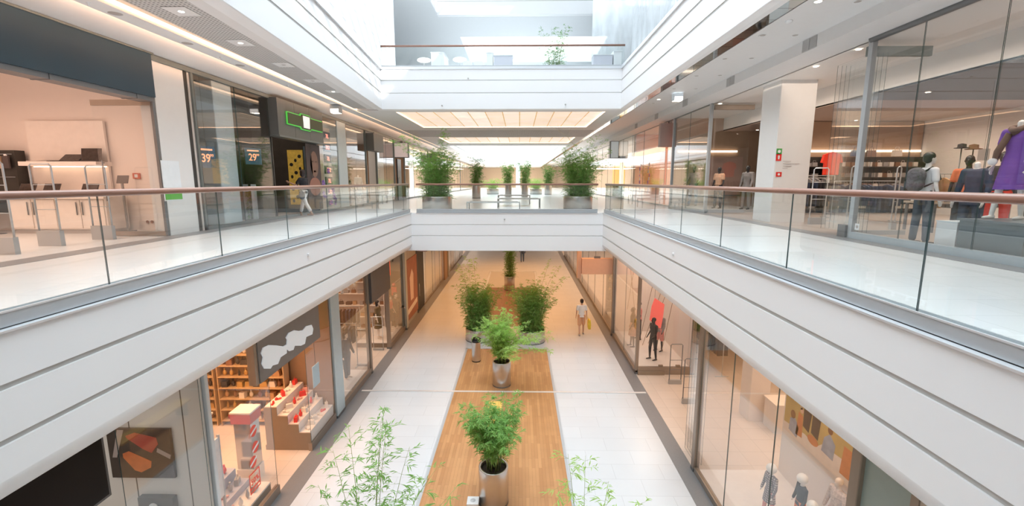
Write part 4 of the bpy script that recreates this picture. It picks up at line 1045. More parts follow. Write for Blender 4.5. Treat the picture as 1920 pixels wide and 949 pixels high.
# ceiling lamps above the left walkway and camera like box lights
def downlight(x, y, z, label, group, r=.06, m=None):
    e = empty('downlight', (x, y, z), label, 'ceiling light', group)
    MB().lathe([(r, 0), (r * 1.35, -.004), (r * 1.4, 0)], n=20).build('ring', WHITE, e); MB().lathe([(.0001, -.002), (r, -.002)], n=20).build('diffuser', m or LAMP, e)
    return e
DIM = mat('unlit_lamp', (.45, .42, .4), .4)
mesh_l = [(1, 340, 22), (1, 451, 81), (0, 532, 122), (0, 587, 152), (1, 625, 172)]
for k, (lit, px, py) in enumerate(mesh_l):
    p = at_z(px, py, 10.0); downlight(p.x, p.y, 10.0, 'round downlight in the grey grid ceiling, %s from the near end' % ['first', 'second', 'third', 'fourth', 'fifth'][k], 'downlights in the grid ceiling', .045, LAMP if lit else DIM)
    e = MB().box(p.x - .2, p.x + .2, p.y - .2, p.y + .2, 10.001, 10.006).build('lamp_plate', CEIL); tag(e, 'pale square plate round the %s downlight in the grid ceiling' % ['first', 'second', 'third', 'fourth', 'fifth'][k], 'lamp plate')
for k, (px, py) in enumerate([(230, 26), (362, 82), (455, 123), (178, 5), (420, 108), (552, 160)]):
    p = at_z(px, py, 9.965); e = empty('sprinkler' if k > 2 else 'downlight', (-6.64, p.y, 9.97), ('small sprinkler head' if k > 2 else 'unlit flush downlight') + ' in the strip between the cove lights, %s' % ['nearest', 'middle', 'furthest'][k % 3], 'sprinkler' if k > 2 else 'ceiling light')
    if k > 2: MB().lathe([(.035, 0), (.03, -.01), (.01, -.02), (.012, -.05), (.0001, -.055)], n=12).build('head', WHITE, e)
    else: MB().lathe([(.0001, -.004), (.09, -.004), (.1, 0)], n=20).build('cover', DIM, e)
def box_lamp(x, y, z, label):
    e = empty('box_lamp', (x, y, z), label, 'ceiling light'); MB().box(-.16, .16, -.16, .16, -.28, -.03).build('housing', ALU, e); MB().box(-.04, .04, -.04, .04, -.03, 0).build('stem', ALU, e)
    MB().box(-.14, .14, -.14, .14, -.285, -.28).build('diffuser', LAMP, e); MB().box(-.15, .15, -.163, -.16, -.27, -.15).build('glow_window', mat('soft_white_lens', (1, .95, .9), emit=1.5), e)
p = at_z(634, 198, 9.85); box_lamp(-6.64, 16.9, 9.97, 'square lamp box hanging from the cove strip on the left')
p = at_z(1270, 184, 10.3); box_lamp(p.x, p.y, 10.48, 'square lamp box hanging from the right walkway ceiling')

# ---------------------------------------------------------------- upper right (plane x = 7.4)
XR = 7.4
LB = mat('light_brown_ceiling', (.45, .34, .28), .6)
struct('wall_back', B(XR + .08, 16, 22.4, 22.46, 6, 10.2), mat('tan_back_wall', (.48, .34, .24), .55), 'far wall of the big clothes shop')
struct('ceiling', B(XR + .06, 9.7, -3, 22.4, 10.2, 10.25), W_WHITE, 'white front ceiling of the big clothes shop')
struct('wall_right', B(9.7, 9.78, 0, 22.4, 9.62, 10.25), W_WHITE, 'white drop between the front ceiling and the inner ceiling')
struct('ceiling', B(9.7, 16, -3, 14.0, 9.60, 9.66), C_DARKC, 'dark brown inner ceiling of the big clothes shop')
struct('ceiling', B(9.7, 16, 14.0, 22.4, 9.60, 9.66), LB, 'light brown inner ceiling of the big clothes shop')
struct('floor', B(XR, 16, -3, 22.4, 6, 6.006), mat('brownish_shop_floor', (.40, .34, .30), .3), 'floor of the big clothes shop')
area('shop_lamp', (8.6, 12, 10.1), 1.8, 16, 2.2, WARM2, spread=120); area('shop_lamp', (12.8, 6, 9.5), 5, 10, .8, WARM, spread=120); area('shop_lamp', (13.0, 15.2, 9.5), 5, 5.5, 2.0, WARM, spread=140)
struct('wall_back', B(10.5, 15.95, 18.7, 18.78, 6.01, 9.58), mat('tan_back_wall'), 'tan partition wall behind the tall shelves of the big clothes shop')
room(XR + .08, 12.5, 22.5, 30, 6, 10.2, mat('salmon_wall', (.72, .40, .28), .6), CEIL, 'l', 'the orange lit shop', light=(1, .6, .35), rad=2.2)
room(XR, 12.5, 30.1, 94, 6, 10.2, W_BEIGE, CEIL, 'l', 'the far right upper shops', light=WARM2, rad=3.0)
# near glazing
for (a, b, lb) in ((5.2, 7.46, 'pane in front of the purple dress'), (7.48, 8.92, 'pane in front of the backpack mannequin'), (8.94, 10.14, 'pane beside the thick steel post'), (2.5, 5.18, 'pane off to the right edge')):
    window(XR, XR + .012, a, b, 6.14, 10.13, lb)
trim(B(XR - .05, XR + .08, 2.5, 10.2, 6, 6.14), mat('pale_blue_sill', (.55, .62, .66), .35, .3), 'pale metal sill under the right display window')
tag(MB().tube([(XR - .02, 2.5, 10.19), (XR - .02, 10.2, 10.19)], .075, 16).build('head_tube', DSTEEL), 'dark round tube over the right display window', 'tube')
tag(MB().box(XR - .04, XR + .06, 10.13, 10.25, 6.0, 10.25).build('steel_post', ALU), 'thick pale steel post at the left end of the right display window', 'post')
tag(MB().box(XR - .09, XR + .05, 10.26, 10.5, 6.0, 6.28).build('floor_track', DSTEEL), 'dark stack of door shoes at the foot of the steel post', 'track')
for k in range(4):
    window(XR + .12 + .10 * k, XR + .128 + .10 * k, 10.3, 11.4, 6.1, 9.95, 'folded sliding pane beside the steel post')
e = empty('glass_door', (XR + .05, 10.4, 9.55), 'grey pivot fitting and glass leaf swung into the right clothes shop', 'door')
MB().box(0, 1.35, -.04, .04, .35, .55).build('top_fitting', FRAME, e); MB().box(.02, 1.3, -.006, .006, -3.4, .35).build('pane', SGLASS, e); MB().box(0, 1.3, -.03, .03, -3.5, -3.4).build('bottom_rail', ALU, e)
# far glazing
for (a, b, lb) in ((18.35, 20.4, 'pane in front of the standing mannequins'), (20.42, 22.4, 'pane left of the standing mannequins'), (22.6, 23.3, 'narrow pane beside the orange shop'),):
    window(XR, XR + .012, a, b, 6.06, 10.2, lb)
y = 27.8
while y < 92: window(XR, XR + .012, y, y + 2.7, 6.06, 10.2, 'far right upper shop pane'); y += 2.75
for y, w_ in ((18.2, .13), (22.42, .12)): tag(MB().box(XR - .05, XR + .06, y, y + w_, 6.0, 10.22).build('steel_post', ALU), 'steel post %s' % ('beside the open bay and the standing mannequins' if y < 20 else 'between the mannequin panes and the orange shop'), 'post')
trim(B(XR - .04, XR + .06, 18.2, 94, 10.18, 10.26), FRAME, 'dark head frame of the right upper shopfronts')
trim(B(XR - .04, XR + .06, 18.2, 94, 6, 6.06), ALU, 'low sill of the right upper shopfronts')
e = empty('glass_door', (XR + .05, 18.1, 9.75), 'brown pivot fitting over the open bay, holding a glass leaf', 'door')
MB().box(0, 1.5, -.05, .05, .2, .38).build('top_fitting', FRAMEB, e); MB().box(.02, 1.4, -.006, .006, -3.6, .2).build('pane', SGLASS, e); MB().box(0, 1.4, -.03, .03, -3.72, -3.6).build('bottom_rail', ALU, e)
# white column with safety signs
e = column('big white square column with red and green safety signs', 7.72, 8.78, 14.1, 15.15, 6, 10.2, W_WHITE)
def colsign(px, py, w_, h_, mm, lb, inner):
    p = at_y(px, py, 14.095); q = empty('safety_sign', p, lb, 'sign'); MB().box(-w_ / 2, w_ / 2, -.006, .0, -h_ / 2, h_ / 2).build('plate', mm, q)
    MB().prism(inner, 'y', -.010, -.006).build('symbol', WHITE, q); return q
GS = mat('safety_green', (.10, .42, .10), .5); RS = mat('safety_red', (.8, .04, .03), .5)
colsign(1461, 284, .16, .17, GS, 'green and white safety sign, topmost on the white column', ell(0, 0, .045, .045))
colsign(1460, 295, .16, .21, RS, 'red fire sign under the green sign on the white column', [(-.02, -.06), (.02, -.06), (.03, .03), (0, .07), (-.03, .03)])
q = colsign(1460, 327, .17, .14, RS, 'small red alarm button box lowest on the white column', ell(0, 0, .035, .035))
e = empty('wall_lettering', at_y(1480, 309, 14.09), 'faint grey lines of small lettering on the white column', 'lettering')
for k, (wd, dx) in enumerate(((.24, -.08), (.5, .05), (.26, -.06), (.15, -.12))): MB().box(dx - wd / 2, dx + wd / 2, -.003, 0, -.07 * k - .008 + .1, -.07 * k + .012 + .1).build('line', mat('faint_grey_print', (.62, .58, .56), .6), e)
# gates
for (px, py, w_, lb) in ((1530, 421, .42, 'security gate just right of the white column'), (1588, 432, .10, 'slim security pole left of the steel post'), (1400, 396, .42, 'security gate in the open bay left of the white column'), (1672, 431, .10, 'slim security pole seen through the right display window')):
    p = at_z(px, py, 6.0); gate((p.x, p.y, 6.006), 0, w_, 1.62, lb, ALUL, base=.2)
# signs on right
box_sign(7.0, 8.0, 23.3, 23.6, 8.95, 10.1, 'greyish pink square sign box over the orange shop', mat('grey_pink_sign', (.52, .44, .42), .5), mat('grey_pink_sign'))
box_sign(6.75, 7.38, 34.6, 35.0, 8.95, 10.2, 'dark sign box with pale framed face, right upper side', HG, mat('pale_sign_face', (.75, .82, .85), .3, emit=.2))
ORG = mat('orange_panel', (.75, .22, .07), .5, noise=.25, nscale=4, emit=.9); PEA = mat('peach_panel', (.78, .48, .36), .5, noise=.1, emit=.3)  # poster sheets given their own glow to show through the pane
e = empty('poster', (7.45, 24.5, 6.05), 'tall peach and orange poster wall with pale figure in the orange shop', 'poster')
MB().box(0, 1.2, 0, .05, 0, 2.9).build('peach_sheet', PEA, e); MB().box(1.2, 1.75, 0, .05, 0, 3.2).build('orange_sheet', ORG, e)
MB().prism(ell(.75, 2.1, .22, .55), 'y', -.01, 0).build('pale_figure', mat('pale_peach', (.9, .68, .55), .5), e)
e = tag(empty('column', (7.9, 36.5, 6.0)), 'glowing yellow column under the dark framed sign box', 'column'); MB().box(-.42, .38, -.2, .6, 1.0, 3.0).build('lit_upper_panel', mat('yellow_glow_panel', (.9, .6, .12), .5, emit=1.1, ecol=(1, .55, .08)), e); MB().box(-.42, .38, -.2, .6, 0, 1.0).build('dark_base', BLACK, e); MB().box(-.42, .38, -.2, .6, 3.0, 3.2).build('cap', DSTEEL, e)
e = empty('flower_stickers', (XR - .012, 24.5, 6.5), 'blue and purple flower stickers in two strips on the pane left of the peach poster', 'sticker')
for sx in (0, 1):
    for k in range(9):
        cy, cz, rr = 3.9 + sx * -1.9 + rnd.uniform(-.2, .2), .1 + .2 * k, rnd.uniform(.07, .12); mb = MB()
        for q in range(5): a = 2 * PI * q / 5 + k; mb.prism(ell(cy + rr * .6 * math.cos(a), cz + rr * .6 * math.sin(a), rr * .42, rr * .42, 8), 'x', 0, .003)
        mb.build('flower', PUR if k % 2 else mat('pale_blue_sticker', (.5, .68, .8)), e)
window(XR, XR + .012, 23.65, 27.75, 6.06, 10.2, 'pane of the orange lit shop')
# vents, downlights on the right
for k, (px, py) in enumerate(((1519, 76), (1370, 149), (1285, 190), (1231, 218), (1193, 237))):
    p = at_x(px, py, 6.6); p.z = 10.34; p.x = 6.598; e = empty('air_vent', p, 'square air vent in the right bulkhead, %s from the near end' % ['first', 'second', 'third', 'fourth', 'fifth'][k], 'vent', 'vents in the right bulkhead')
    VM = mat('vent_grey', (.48, .48, .48), .5)
    MB().box(-.01, 0, -.26, -.01, -.125, .125).build('grille', VM, e); MB().box(-.01, 0, .01, .26, -.125, .125).build('grille', VM, e)
for k, (px, py, lit) in enumerate(((1534, 4, 1), (1608, 4, 0), (1430, 67, 0), (1491, 67, 0), (1359, 111, 0), (1409, 110, 0), (1306, 143, 0), (1350, 142, 0), (1264, 167, 0), (1305, 167, 0), (1235, 187, 1), (1225, 194, 0))):
    p = at_z(px, py, 10.47); downlight(p.x, p.y, 10.478, '%s flush downlight in the right walkway ceiling' % ('lit' if lit else 'unlit'), 'flush downlights, right walkway', .06, LAMP if lit else DIM)
p = at_z(1479, 40, 10.47); e = empty('smoke_detector', (p.x, p.y, 10.48), 'round smoke detector in the right walkway ceiling', 'detector'); MB().lathe([(.07, 0), (.065, -.03), (.03, -.05), (.0001, -.05)], n=20).build('body', WHITE, e)
# lamps inside right shop
for k, (px, py, z) in enumerate(((1530, 125, 10.19), (1610, 93, 10.19), (1740, 173, 9.59), (1812, 214, 9.59), (1555, 236, 9.59), (1605, 226, 9.59), (1728, 225, 9.59), (1791, 235, 9.59), (1855, 228, 9.59), (1868, 232, 9.59), (1300, 228, 10.19), (1308, 224, 10.19), (1350, 195, 10.19), (1420, 244, 9.59))):
    p = at_z(px, py, z)
    if p.y < 22 and p.x < 15.5: downlight(p.x, p.y, z, 'small lit downlight in the clothes shop ceiling, %s' % ('front zone' if z > 10 else 'inner zone'), 'downlights in the clothes shop', .055)
e = empty('pendant_lamp', (8.75, 8.2, 10.2), 'white cylinder lamp under the front ceiling behind the right window', 'lamp'); MB().lathe([(.0001, -.12), (.13, -.12), (.13, -.5), (.11, -.5), (.11, -.4)], n=24).build('shade', WHITE, e); MB().tube([(0, 0, 0), (0, 0, -.12)], .02, 8).build('stem', DSTEEL, e)
tag(B(7.6, 10.4, 22.3, 22.38, 8.62, 8.7).build('cove_light', mat('cove_glow2', (1, .86, .72), emit=2.2, ecol=(1, .8, .6))), 'short glowing cove line on the far wall behind the open bay', 'light')
tag(B(10.6, 15.9, 18.62, 18.70, 8.40, 8.48).build('cove_light', mat('cove_glow2', (1, .86, .72), emit=2.2, ecol=(1, .8, .6))), 'long glowing cove line above the tall dark shelves of the clothes shop', 'light')
# ---------------------------------------------------------------- lower left shops (plane x = -5.65)
XA = -5.65; ZC = 4.44
area('under_bridge_lamp', (-.5, 30, 4.40), 9.0, 20, 1.15, (1, .47, .17), spread=150)
room(-11.5, XA, 2.0, 7.42, 0, ZC, W_WHITE, W_WHITE, 'r', 'the lower left white shop', light=NEUT, rad=.9, ends=(0, 0))
BEI = brick('beige_wall_panels', (.70, .66, .61), (.69, .65, .60), (.12, .10, .08), 1.0, 6.0, .012, .4, plane='XZ')
struct('wall_back', B(-11.5, XA - .02, 7.44, 7.52, 0, ZC), BEI, 'beige panelled wall behind the black screen')
room(-12, XA, 7.62, 12.95, 0, ZC, W_BROWN, C_DARKC, 'r', 'the accessories shop', light=(1, .56, .30), rad=4.6, ends=(0, 1))
room(-12, XA, 13.6, 21.6, 0, ZC, W_BROWN, C_DARKC, 'r', 'the lower left clothes shop', light=(1, .72, .52), rad=1.9, ends=(0, 1))
room(-12, XA, 26.15, 60, 0, ZC, W_WHITE, CEIL, 'r', 'the far lower left shops', light=WARM2, rad=1.2)
for a, b, lb in ((5.78, 7.42, 'pane in front of the beige panels'), (7.62, 9.55, 'pane with red stickers'), (11.3, 12.9, 'pane of the stepped display'), (13.65, 16.25, 'pane in front of the black dressed mannequin'), (18.95, 21.4, 'pane of the white floored display')):
    window(XA, XA + .012, a, b, .22, ZC, lb)
y = 26.2
while y < 44: window(XA, XA + .012, y, y + 2.6, .1, ZC, 'far lower left pane'); y += 2.65
for a, b in ((2.5, 7.42), (7.62, 9.58), (11.25, 12.9), (13.6, 16.3), (18.95, 21.5), (26, 44)): trim(B(XA - .06, XA + .04, a, b, 0, .22 if a < 25 else .1), FRAMEB, 'bronze sill of a lower left shopfront')
def post(x0, x1, y0, y1, z0, z1, m, label):
    e = empty('shopfront_post', ((x0 + x1) / 2, y0, z0), label, 'post'); w = (x1 - x0) / 2
    MB().prism([(-w + .01, 0), (w - .01, 0), (w, .01), (w, y1 - y0), (-w, y1 - y0), (-w, .01)], 'z', 0, z1 - z0).build('shaft', m, e)
    MB().box(-w - .01, w + .01, -.005, y1 - y0 + .005, 0, .08).build('shoe', DSTEEL, e); return e
post(XA - .14, XA + .05, 7.53, 7.61, 0, ZC, mat('pale_metal_post', (.62, .66, .68), .35, .3), 'pale metal post between the beige panels and the sticker window')
post(XA - .2, XA + .06, 12.96, 13.56, 0, ZC, BLUEC, 'blue grey post between the stepped display and the black dressed mannequin')
post(XA - .12, XA + .05, 16.28, 16.4, 0, ZC, FRAMEB, 'slim bronze post left of the grey lower sign')
post(XA - .12, XA + .05, 18.85, 18.95, 0, ZC, FRAMEB, 'slim bronze post right of the grey lower sign')
post(XA + .014, XA + .13, 21.45, 21.75, 0, ZC, mat('olive_grey_post', (.45, .45, .40), .4), 'olive grey post beside the red poster, lower left')
# black screen
e = empty('television', (XA - .2, 2.6, 2.80), 'huge black television screen behind the lower left glass', 'television')
MB().box(-.14, 0, 0, 3.2, 0, 1.35).build('housing', mat('dark_grey_bezel', (.10, .10, .10), .4), e); MB().box(0, .02, .05, 3.15, .05, 1.3).build('screen', BLACKG, e)
MB().box(-.3, -.14, 1.2, 2.0, .4, .9).build('wall_mount', DSTEEL, e)
# picture with red fruit shapes
p0 = at_y(215, 893, 7.42); p1 = at_y(320, 803, 7.42)
e = empty('picture', (p0.x, 7.43, p0.z), 'dark picture with two red cone shapes on the beige panels', 'picture'); W_, H_ = p1.x - p0.x, p1.z - p0.z
MB().box(0, W_, -.05, 0, 0, H_).build('canvas', mat('dark_brown_picture', (.045, .03, .022), .25), e)
REDF = mat('red_cone_print', (.42, .05, .03), .3, noise=.3); ORF = mat('orange_cone_print', (.6, .15, .04), .3, noise=.3)
def pc(u, v): return (u * W_, v * H_)
MB().prism([pc(.30, .86), pc(.45, .93), pc(.78, .83), pc(.80, .70), pc(.68, .52), pc(.55, .60), pc(.33, .80)], 'y', -.056, -.0505).build('red_cone', REDF, e)
MB().prism([pc(.22, .50), pc(.32, .55), pc(.66, .35), pc(.64, .22), pc(.48, .12), pc(.38, .16), pc(.22, .42)], 'y', -.056, -.0505).build('orange_cone', ORF, e)
for q in ([pc(.18, .98), pc(.28, .98), pc(.12, .42), pc(.05, .42)], [pc(.78, .62), pc(.98, .48), pc(.96, .40), pc(.76, .54)]): MB().prism(q, 'y', -.055, -.0505).build('grey_bar', mat('grey_print', (.35, .28, .25), .4), e)
p = at_y(300, 938, 7.4)
e = empty('wall_box', (p.x, 7.34, .95), 'dark grey wall box with a pale round badge under the picture', 'box'); MB().box(-.34, .3, -.02, .09, 0, .62).build('case', mat('dark_grey_case', (.12, .12, .12), .4), e)
MB().lathe([(.0001, 0), (.08, 0), (.085, .01)], n=20).build('badge', WHITE, e, (-.05, -.03, .45)).rotation_euler = (PI / 2, 0, 0)
# grey header with the white cloud shape
e = empty('shop_sign', (XA + .02, 9.1, 2.95), 'grey sign board with a white cloud shape over the accessories shop', 'sign')
MB().box(-.08, .08, 0, 2.95, 0, 1.49).build('board', mat('warm_grey_board', (.22, .20, .19), .45), e)
cl = [(665,800),(680,760),(720,740),(775,742),(830,750),(855,735),(858,700),(850,685),(870,650),(910,630),(945,635),(975,630),(1000,600),(1040,590),(1052,620),(1045,660),(1000,680),(990,730),(960,745),(915,745),(905,775),(875,785),(855,770),(855,800),(810,830),(790,880),(750,892),(735,915),(690,915),(670,880),(680,830)]
pp = [at_x(320 + a / 3.953, 460 + b / 3.953, XA + .1) for a, b in cl]
MB().prism([(p.y - 9.1, p.z - 2.95) for p in pp], 'x', .081, .10).build('white_shape', mat('bluish_white_plate', (.82, .88, .93), .5, emit=.15), e)
MB().box(-.1, .06, -.12, 0, -.0, 1.49).build('side_trim', FRAMEB, e)
# stepped display
DISPW = mat('display_white', (.86, .80, .76), .4); DISPB = mat('display_bronze', (.30, .23, .17), .45)
e = empty('stepped_display', (XA, 11.28, 0.004), 'white stepped display with red goods beside the accessories shop entrance', 'display')
MB().box(-1.25, .03, 0, 1.58, 0, .14).build('plinth', DISPB, e)
MB().prism([(-1.2, .14), (-.02, .14), (-.02, .52), (-.32, .52), (-.32, .76), (-.6, .76), (-.6, 1.0), (-.88, 1.0), (-.88, 1.25), (-1.2, 1.25)], 'y', .02, 1.56).build('steps', [DISPW], e)
MB().prism([(-1.22, .14), (.0, .14), (.0, .50), (-.31, .50), (-.31, .74), (-.59, .74), (-.59, .98), (-.87, .98), (-.87, 1.23), (-1.22, 1.23)], 'y', 0, .02).build('side_board', DISPB, e)
REDG = mat('bright_red_goods', (.8, .06, .05), .4); PKG = mat('pink_goods', (.85, .45, .4), .4)
rnd = random.Random(3)
for k, (x, z) in enumerate(((-.17, .52), (-.46, .76), (-.74, 1.0), (-1.04, 1.25))):
    for j in range(6):
        kind = rnd.choice(['bag', 'shoe', 'bust', 'shoe', 'bag'])
        m = rnd.choice([REDG, REDG, PKG, GOODS[4], GOODS[4]])
        goods(kind, m, (XA + x + rnd.uniform(-.03, .03), 11.45 + .25 * j, z + .001), rnd.uniform(0, 3), 'accessory', '%s accessory on the %s step of the white stepped display' % ({'bright_red_goods': 'red', 'pink_goods': 'pink', 'goods_white': 'white'}[m.name], ['lowest', 'second', 'third', 'top'][k]), 'accessories on the stepped display, %s step' % ['lowest', 'second', 'third', 'top'][k], 'display_' + {'bust': 'necklace_bust', 'shoe': 'shoe', 'bag': 'handbag'}[kind], .85)
e = empty('hanging_banner', (XA - .12, 11.9, 1.5), 'pale blue hanging sign with red banner above the stepped display', 'sign')
MB().box(-.01, .01, 0, .4, .0, .62).build('blue_sheet', mat('pale_blue_sheet', (.45, .65, .78), .5), e); MB().box(-.015, .015, .0, .45, 1.4, 2.3).build('red_banner', mat('red_banner', (.72, .14, .08), .5), e); MB().tube([(0, .2, .6), (0, .2, 2.9)], .006, 5).build('cord', BLACK, e)
# window display with stickers
e = empty('window_podium', (XA - .75, 7.75, 0), 'low white podium behind the sticker window', 'display'); MB().box(-.6, .62, 0, 1.75, 0, .3).build('base', DISPB, e); MB().box(-.6, .62, 0, 1.75, .3, .34).build('top', DISPW, e)
MB().prism([(-.6, .34), (.2, .34), (.2, .5), (-.1, .5), (-.1, .75), (-.6, .75)], 'y', .1, 1.65).build('riser', mat('blue_grey_riser', (.42, .44, .55), .5), e)
for k in range(4):
    for j in range(6):
        x, z = ((.42, .341), (.05, .501), (-.22, .751), (-.45, .751))[k]
        m = rnd.choice([GOODS[4], GOODS[4], PKG, REDG, GOODS[7]]); kind = rnd.choice(['shoe', 'bust', 'bag'])
        goods(kind, m, (XA - .75 + x, 7.95 + .25 * j, z), rnd.uniform(0, 3), 'accessory', '%s on the window podium behind the red stickers' % {'shoe': 'shoe', 'bust': 'necklace bust', 'bag': 'small bag'}[kind], 'window podium %ss' % kind, 'display_' + {'bust': 'necklace_bust', 'shoe': 'shoe', 'bag': 'handbag'}[kind], .9)
e = empty('easel_board', (XA - .5, 7.95, .34), 'white framed board standing in the sticker window', 'board'); MB().box(-.02, .02, -.0, .5, .45, 1.75).build('board', mat('white_print_board', (.82, .82, .84), .5, noise=.25, nscale=5), e); MB().box(-.025, .025, -.03, 0, 0, 1.8).build('left_post', ALU, e); MB().box(-.025, .025, .5, .53, 0, 1.8).build('right_post', ALU, e)
RST = mat('red_sticker', (.85, .10, .06), .5)
for k, (px, py) in enumerate(((475, 808), (479, 838), (475, 866))):
    p = at_x(px, py, XA + .014); q = empty('sale_sticker', p, 'round red sale sticker with white band on the glass, %s of three' % ['top', 'middle', 'lowest'][k], 'sticker')
    MB().prism(ell(0, 0, .115, .125), 'x', 0, .003).build('red_disc', RST, q); MB().prism([(-.12, -.07), (-.12, -.02), (.12, .07), (.12, .02)], 'x', .003, .005).build('white_band', WHITE, q)
a, b, c_, d_ = at_x(467, 893, XA + .014), at_x(486, 873, XA + .014), at_x(489, 907, XA + .014), at_x(470, 930, XA + .014)
q = empty('sale_sticker', a, 'square red outlined percent sticker low on the glass', 'sticker')
o = [(p.y - a.y, p.z - a.z) for p in (a, b, c_, d_)]; cx = sum(u for u, v in o) / 4; cz = sum(v for u, v in o) / 4
for k in range(4):
    u, v = o[k], o[(k + 1) % 4]; sh = lambda t: (cx + (t[0] - cx) * .86, cz + (t[1] - cz) * .86)
    MB().prism([u, v, sh(v), sh(u)], 'x', 0, .003).build('frame_edge', RST, q)
text('percent_text', '50%', .17, RST, (.004, cx, cz + .02), (PI / 2, 0, PI / 2), q, .002)
MB().prism([(cx - .16, cz - .14), (cx + .16, cz - .14), (cx + .16, cz - .10), (cx - .16, cz - .10)], 'x', 0, .003).build('underline', RST, q)
# rotating stand with red header in the shop
e = empty('display_tower', (-6.6, 10.1, 0), 'narrow mirrored goods tower with red header inside the accessories shop', 'display stand')
MB().box(-.22, .22, -.2, .2, 0, .35).build('base', DISPW, e); MB().box(-.2, .2, -.18, .18, .35, 1.55).build('panel', mat('mirror_panel', (.5, .5, .52), .1, .9), e); MB().box(-.24, .24, -.22, .22, 1.55, 1.80).build('red_header', mat('red_header', (.6, .07, .04), .5), e); MB().box(-.25, .25, -.23, .23, 1.80, 1.84).build('cap', DISPW, e)
TAN = mat('tan_shelving', (.50, .33, .18), .5)
kk = 0
for (x, y, rz, wd, n, lb) in ((-7.9, 12.78, 0, 2.0, 8, 'tan shelf rack of trinkets nearest the stepped display'), (-10.0, 12.78, 0, 2.0, 8, 'tan shelf rack of trinkets in the back corner'), (-9.0, 7.72, PI, 2.6, 6, 'tan shelf rack of trinkets on the near side wall'), (-11.85, 10.2, PI / 2, 4.4, 8, 'long tan shelf rack of trinkets on the rear wall')):
    r_, zs = shelf_rack((x, y, .004), rz, wd, 2.9, .32, n, lb, TAN)
    fill(r_, zs, wd, .34, rz, ['bag', 'box', 'bust', 'bottle', 'bust'], .22, 'trinkets on the ' + lb[4:40], 'trinket on the ' + lb.replace(' of trinkets', ''), 'trinket', 'trinket', rnd, (1, 2, 3, 3, 4, 5, 0)); kk += 1
e = empty('counter', (-9.3, 11.2, 0.004), 'warm wooden sales counter in the accessories shop', 'counter'); MB().box(-.8, .8, -.3, .3, 0, .9).build('body', TAN, e); MB().box(-.85, .85, -.35, .35, .9, .95).build('worktop', DISPW, e)
for j in range(5): goods(rnd.choice(['hat', 'bag', 'stack']), rnd.choice([3, 2, 5]), (-9.95 + .33 * j, 11.15, .955), 0, 'accessory', 'folded or hat like accessory on the wooden sales counter', 'goods on the sales counter', 'accessory')
# clothes shop, lower left
e = empty('window_podium', (XA - .7, 13.75, 0), 'white display floor under the black dressed mannequin', 'display'); MB().box(-.7, .6, 0, 2.4, 0, .18).build('base', DISPB, e); MB().box(-.7, .6, 0, 2.4, .18, .21).build('top', DISPW, e)
e = empty('window_podium', (XA - .7, 19.0, 0), 'white display floor under the group with the red top', 'display'); MB().box(-.8, .6, 0, 2.35, 0, .2).build('base', DISPB, e); MB().box(-.8, .6, 0, 2.35, .2, .23).build('top', DISPW, e)
e = empty('shop_sign', (XA + .02, 16.4, 2.72), 'plain dark grey sign board over the lower left clothes shop', 'sign'); MB().box(-.08, .12, 0, 2.45, 0, 1.72).build('board', mat('charcoal_board', (.11, .10, .10), .45), e); MB().box(-.05, .1, 2.45, 2.6, .55, 1.25).build('red_tab', mat('red_glow_tab', (.9, .12, .05), .5, emit=.5), e)
def garment_mesh(kind):
    mb = MB()
    if kind == 'long': pl = [(-.02, 0), (.02, 0), (.2, -.08), (.19, -.3), (.16, -.3), (.2, -1.0), (-.2, -1.0), (-.16, -.3), (-.19, -.3), (-.2, -.08)]
    elif kind == 'trousers': pl = [(-.15, -.05), (.15, -.05), (.17, -.85), (.03, -.85), (0, -.3), (-.03, -.85), (-.17, -.85)]
    else: pl = [(-.02, 0), (.02, 0), (.2, -.07), (.24, -.5), (.17, -.5), (.17, -.65), (-.17, -.65), (-.17, -.5), (-.24, -.5), (-.2, -.07)]
    mb.prism(pl, 'x', -.03, .03); return mb
GAR = {}
def garment_rack(loc, rz, w, h, n, label, glabel, group, ms, rnd, kinds=('long', 'shirt', 'shirt', 'trousers'), legs=True):
    e = empty('clothes_rail', loc, label, 'clothes rail', None, rz)
    MB().tube([(-w / 2, 0, h), (w / 2, 0, h)], .014, 8).build('rail', ALU, e)
    if legs:
        for x in (-w / 2, w / 2): MB().tube([(x, 0, 0.02), (x, 0, h)], .014, 8).build('upright', ALU, e); MB().box(x - .02, x + .02, -.25, .25, 0, .03).build('foot', ALU, e)
    c, s = math.cos(rz), math.sin(rz)
    for k in range(n):
        kd = rnd.choice(kinds); m = rnd.choice(ms); key = (kd, m.name)
        if key not in GAR:
            hk = MB().tube([(0, 0, 0), (0, 0, .05), (0, .02, .075), (0, .0, .095)], .004, 5).mesh('hanger', DSTEEL); GAR[key] = (garment_mesh(kd).mesh(kd, m), hk)
        x = -w / 2 + .08 + (w - .16) * k / max(1, n - 1)
        o = empty('hanging_garment', (loc[0] + c * x, loc[1] + s * x, loc[2] + h - .105), glabel, 'garment', group, rz + rnd.uniform(-.12, .12))
        link('cloth', GAR[key][0], o); link('hanger', GAR[key][1], o)
    return e
rnd = random.Random(17)
DKC = [C_BLACK, C_NAVY, C_GREY, mat('dark_brown_cloth', (.10, .06, .05), .8), mat('wine_cloth', (.22, .04, .05), .8)]
garment_rack((-7.7, 17.0, .004), 0, 2.6, 1.75, 18, 'clothes rail of dark garments inside the lower left shop', 'dark garment on the rail behind the black dressed mannequin', 'dark garments, lower left rail', DKC, rnd)
garment_rack((-8.2, 19.4, .004), 0, 2.2, 1.75, 14, 'second clothes rail deeper in the lower left shop', 'garment on the deeper rail of the lower left shop', 'garments, deeper lower left rail', DKC + [C_BEIGE], rnd)
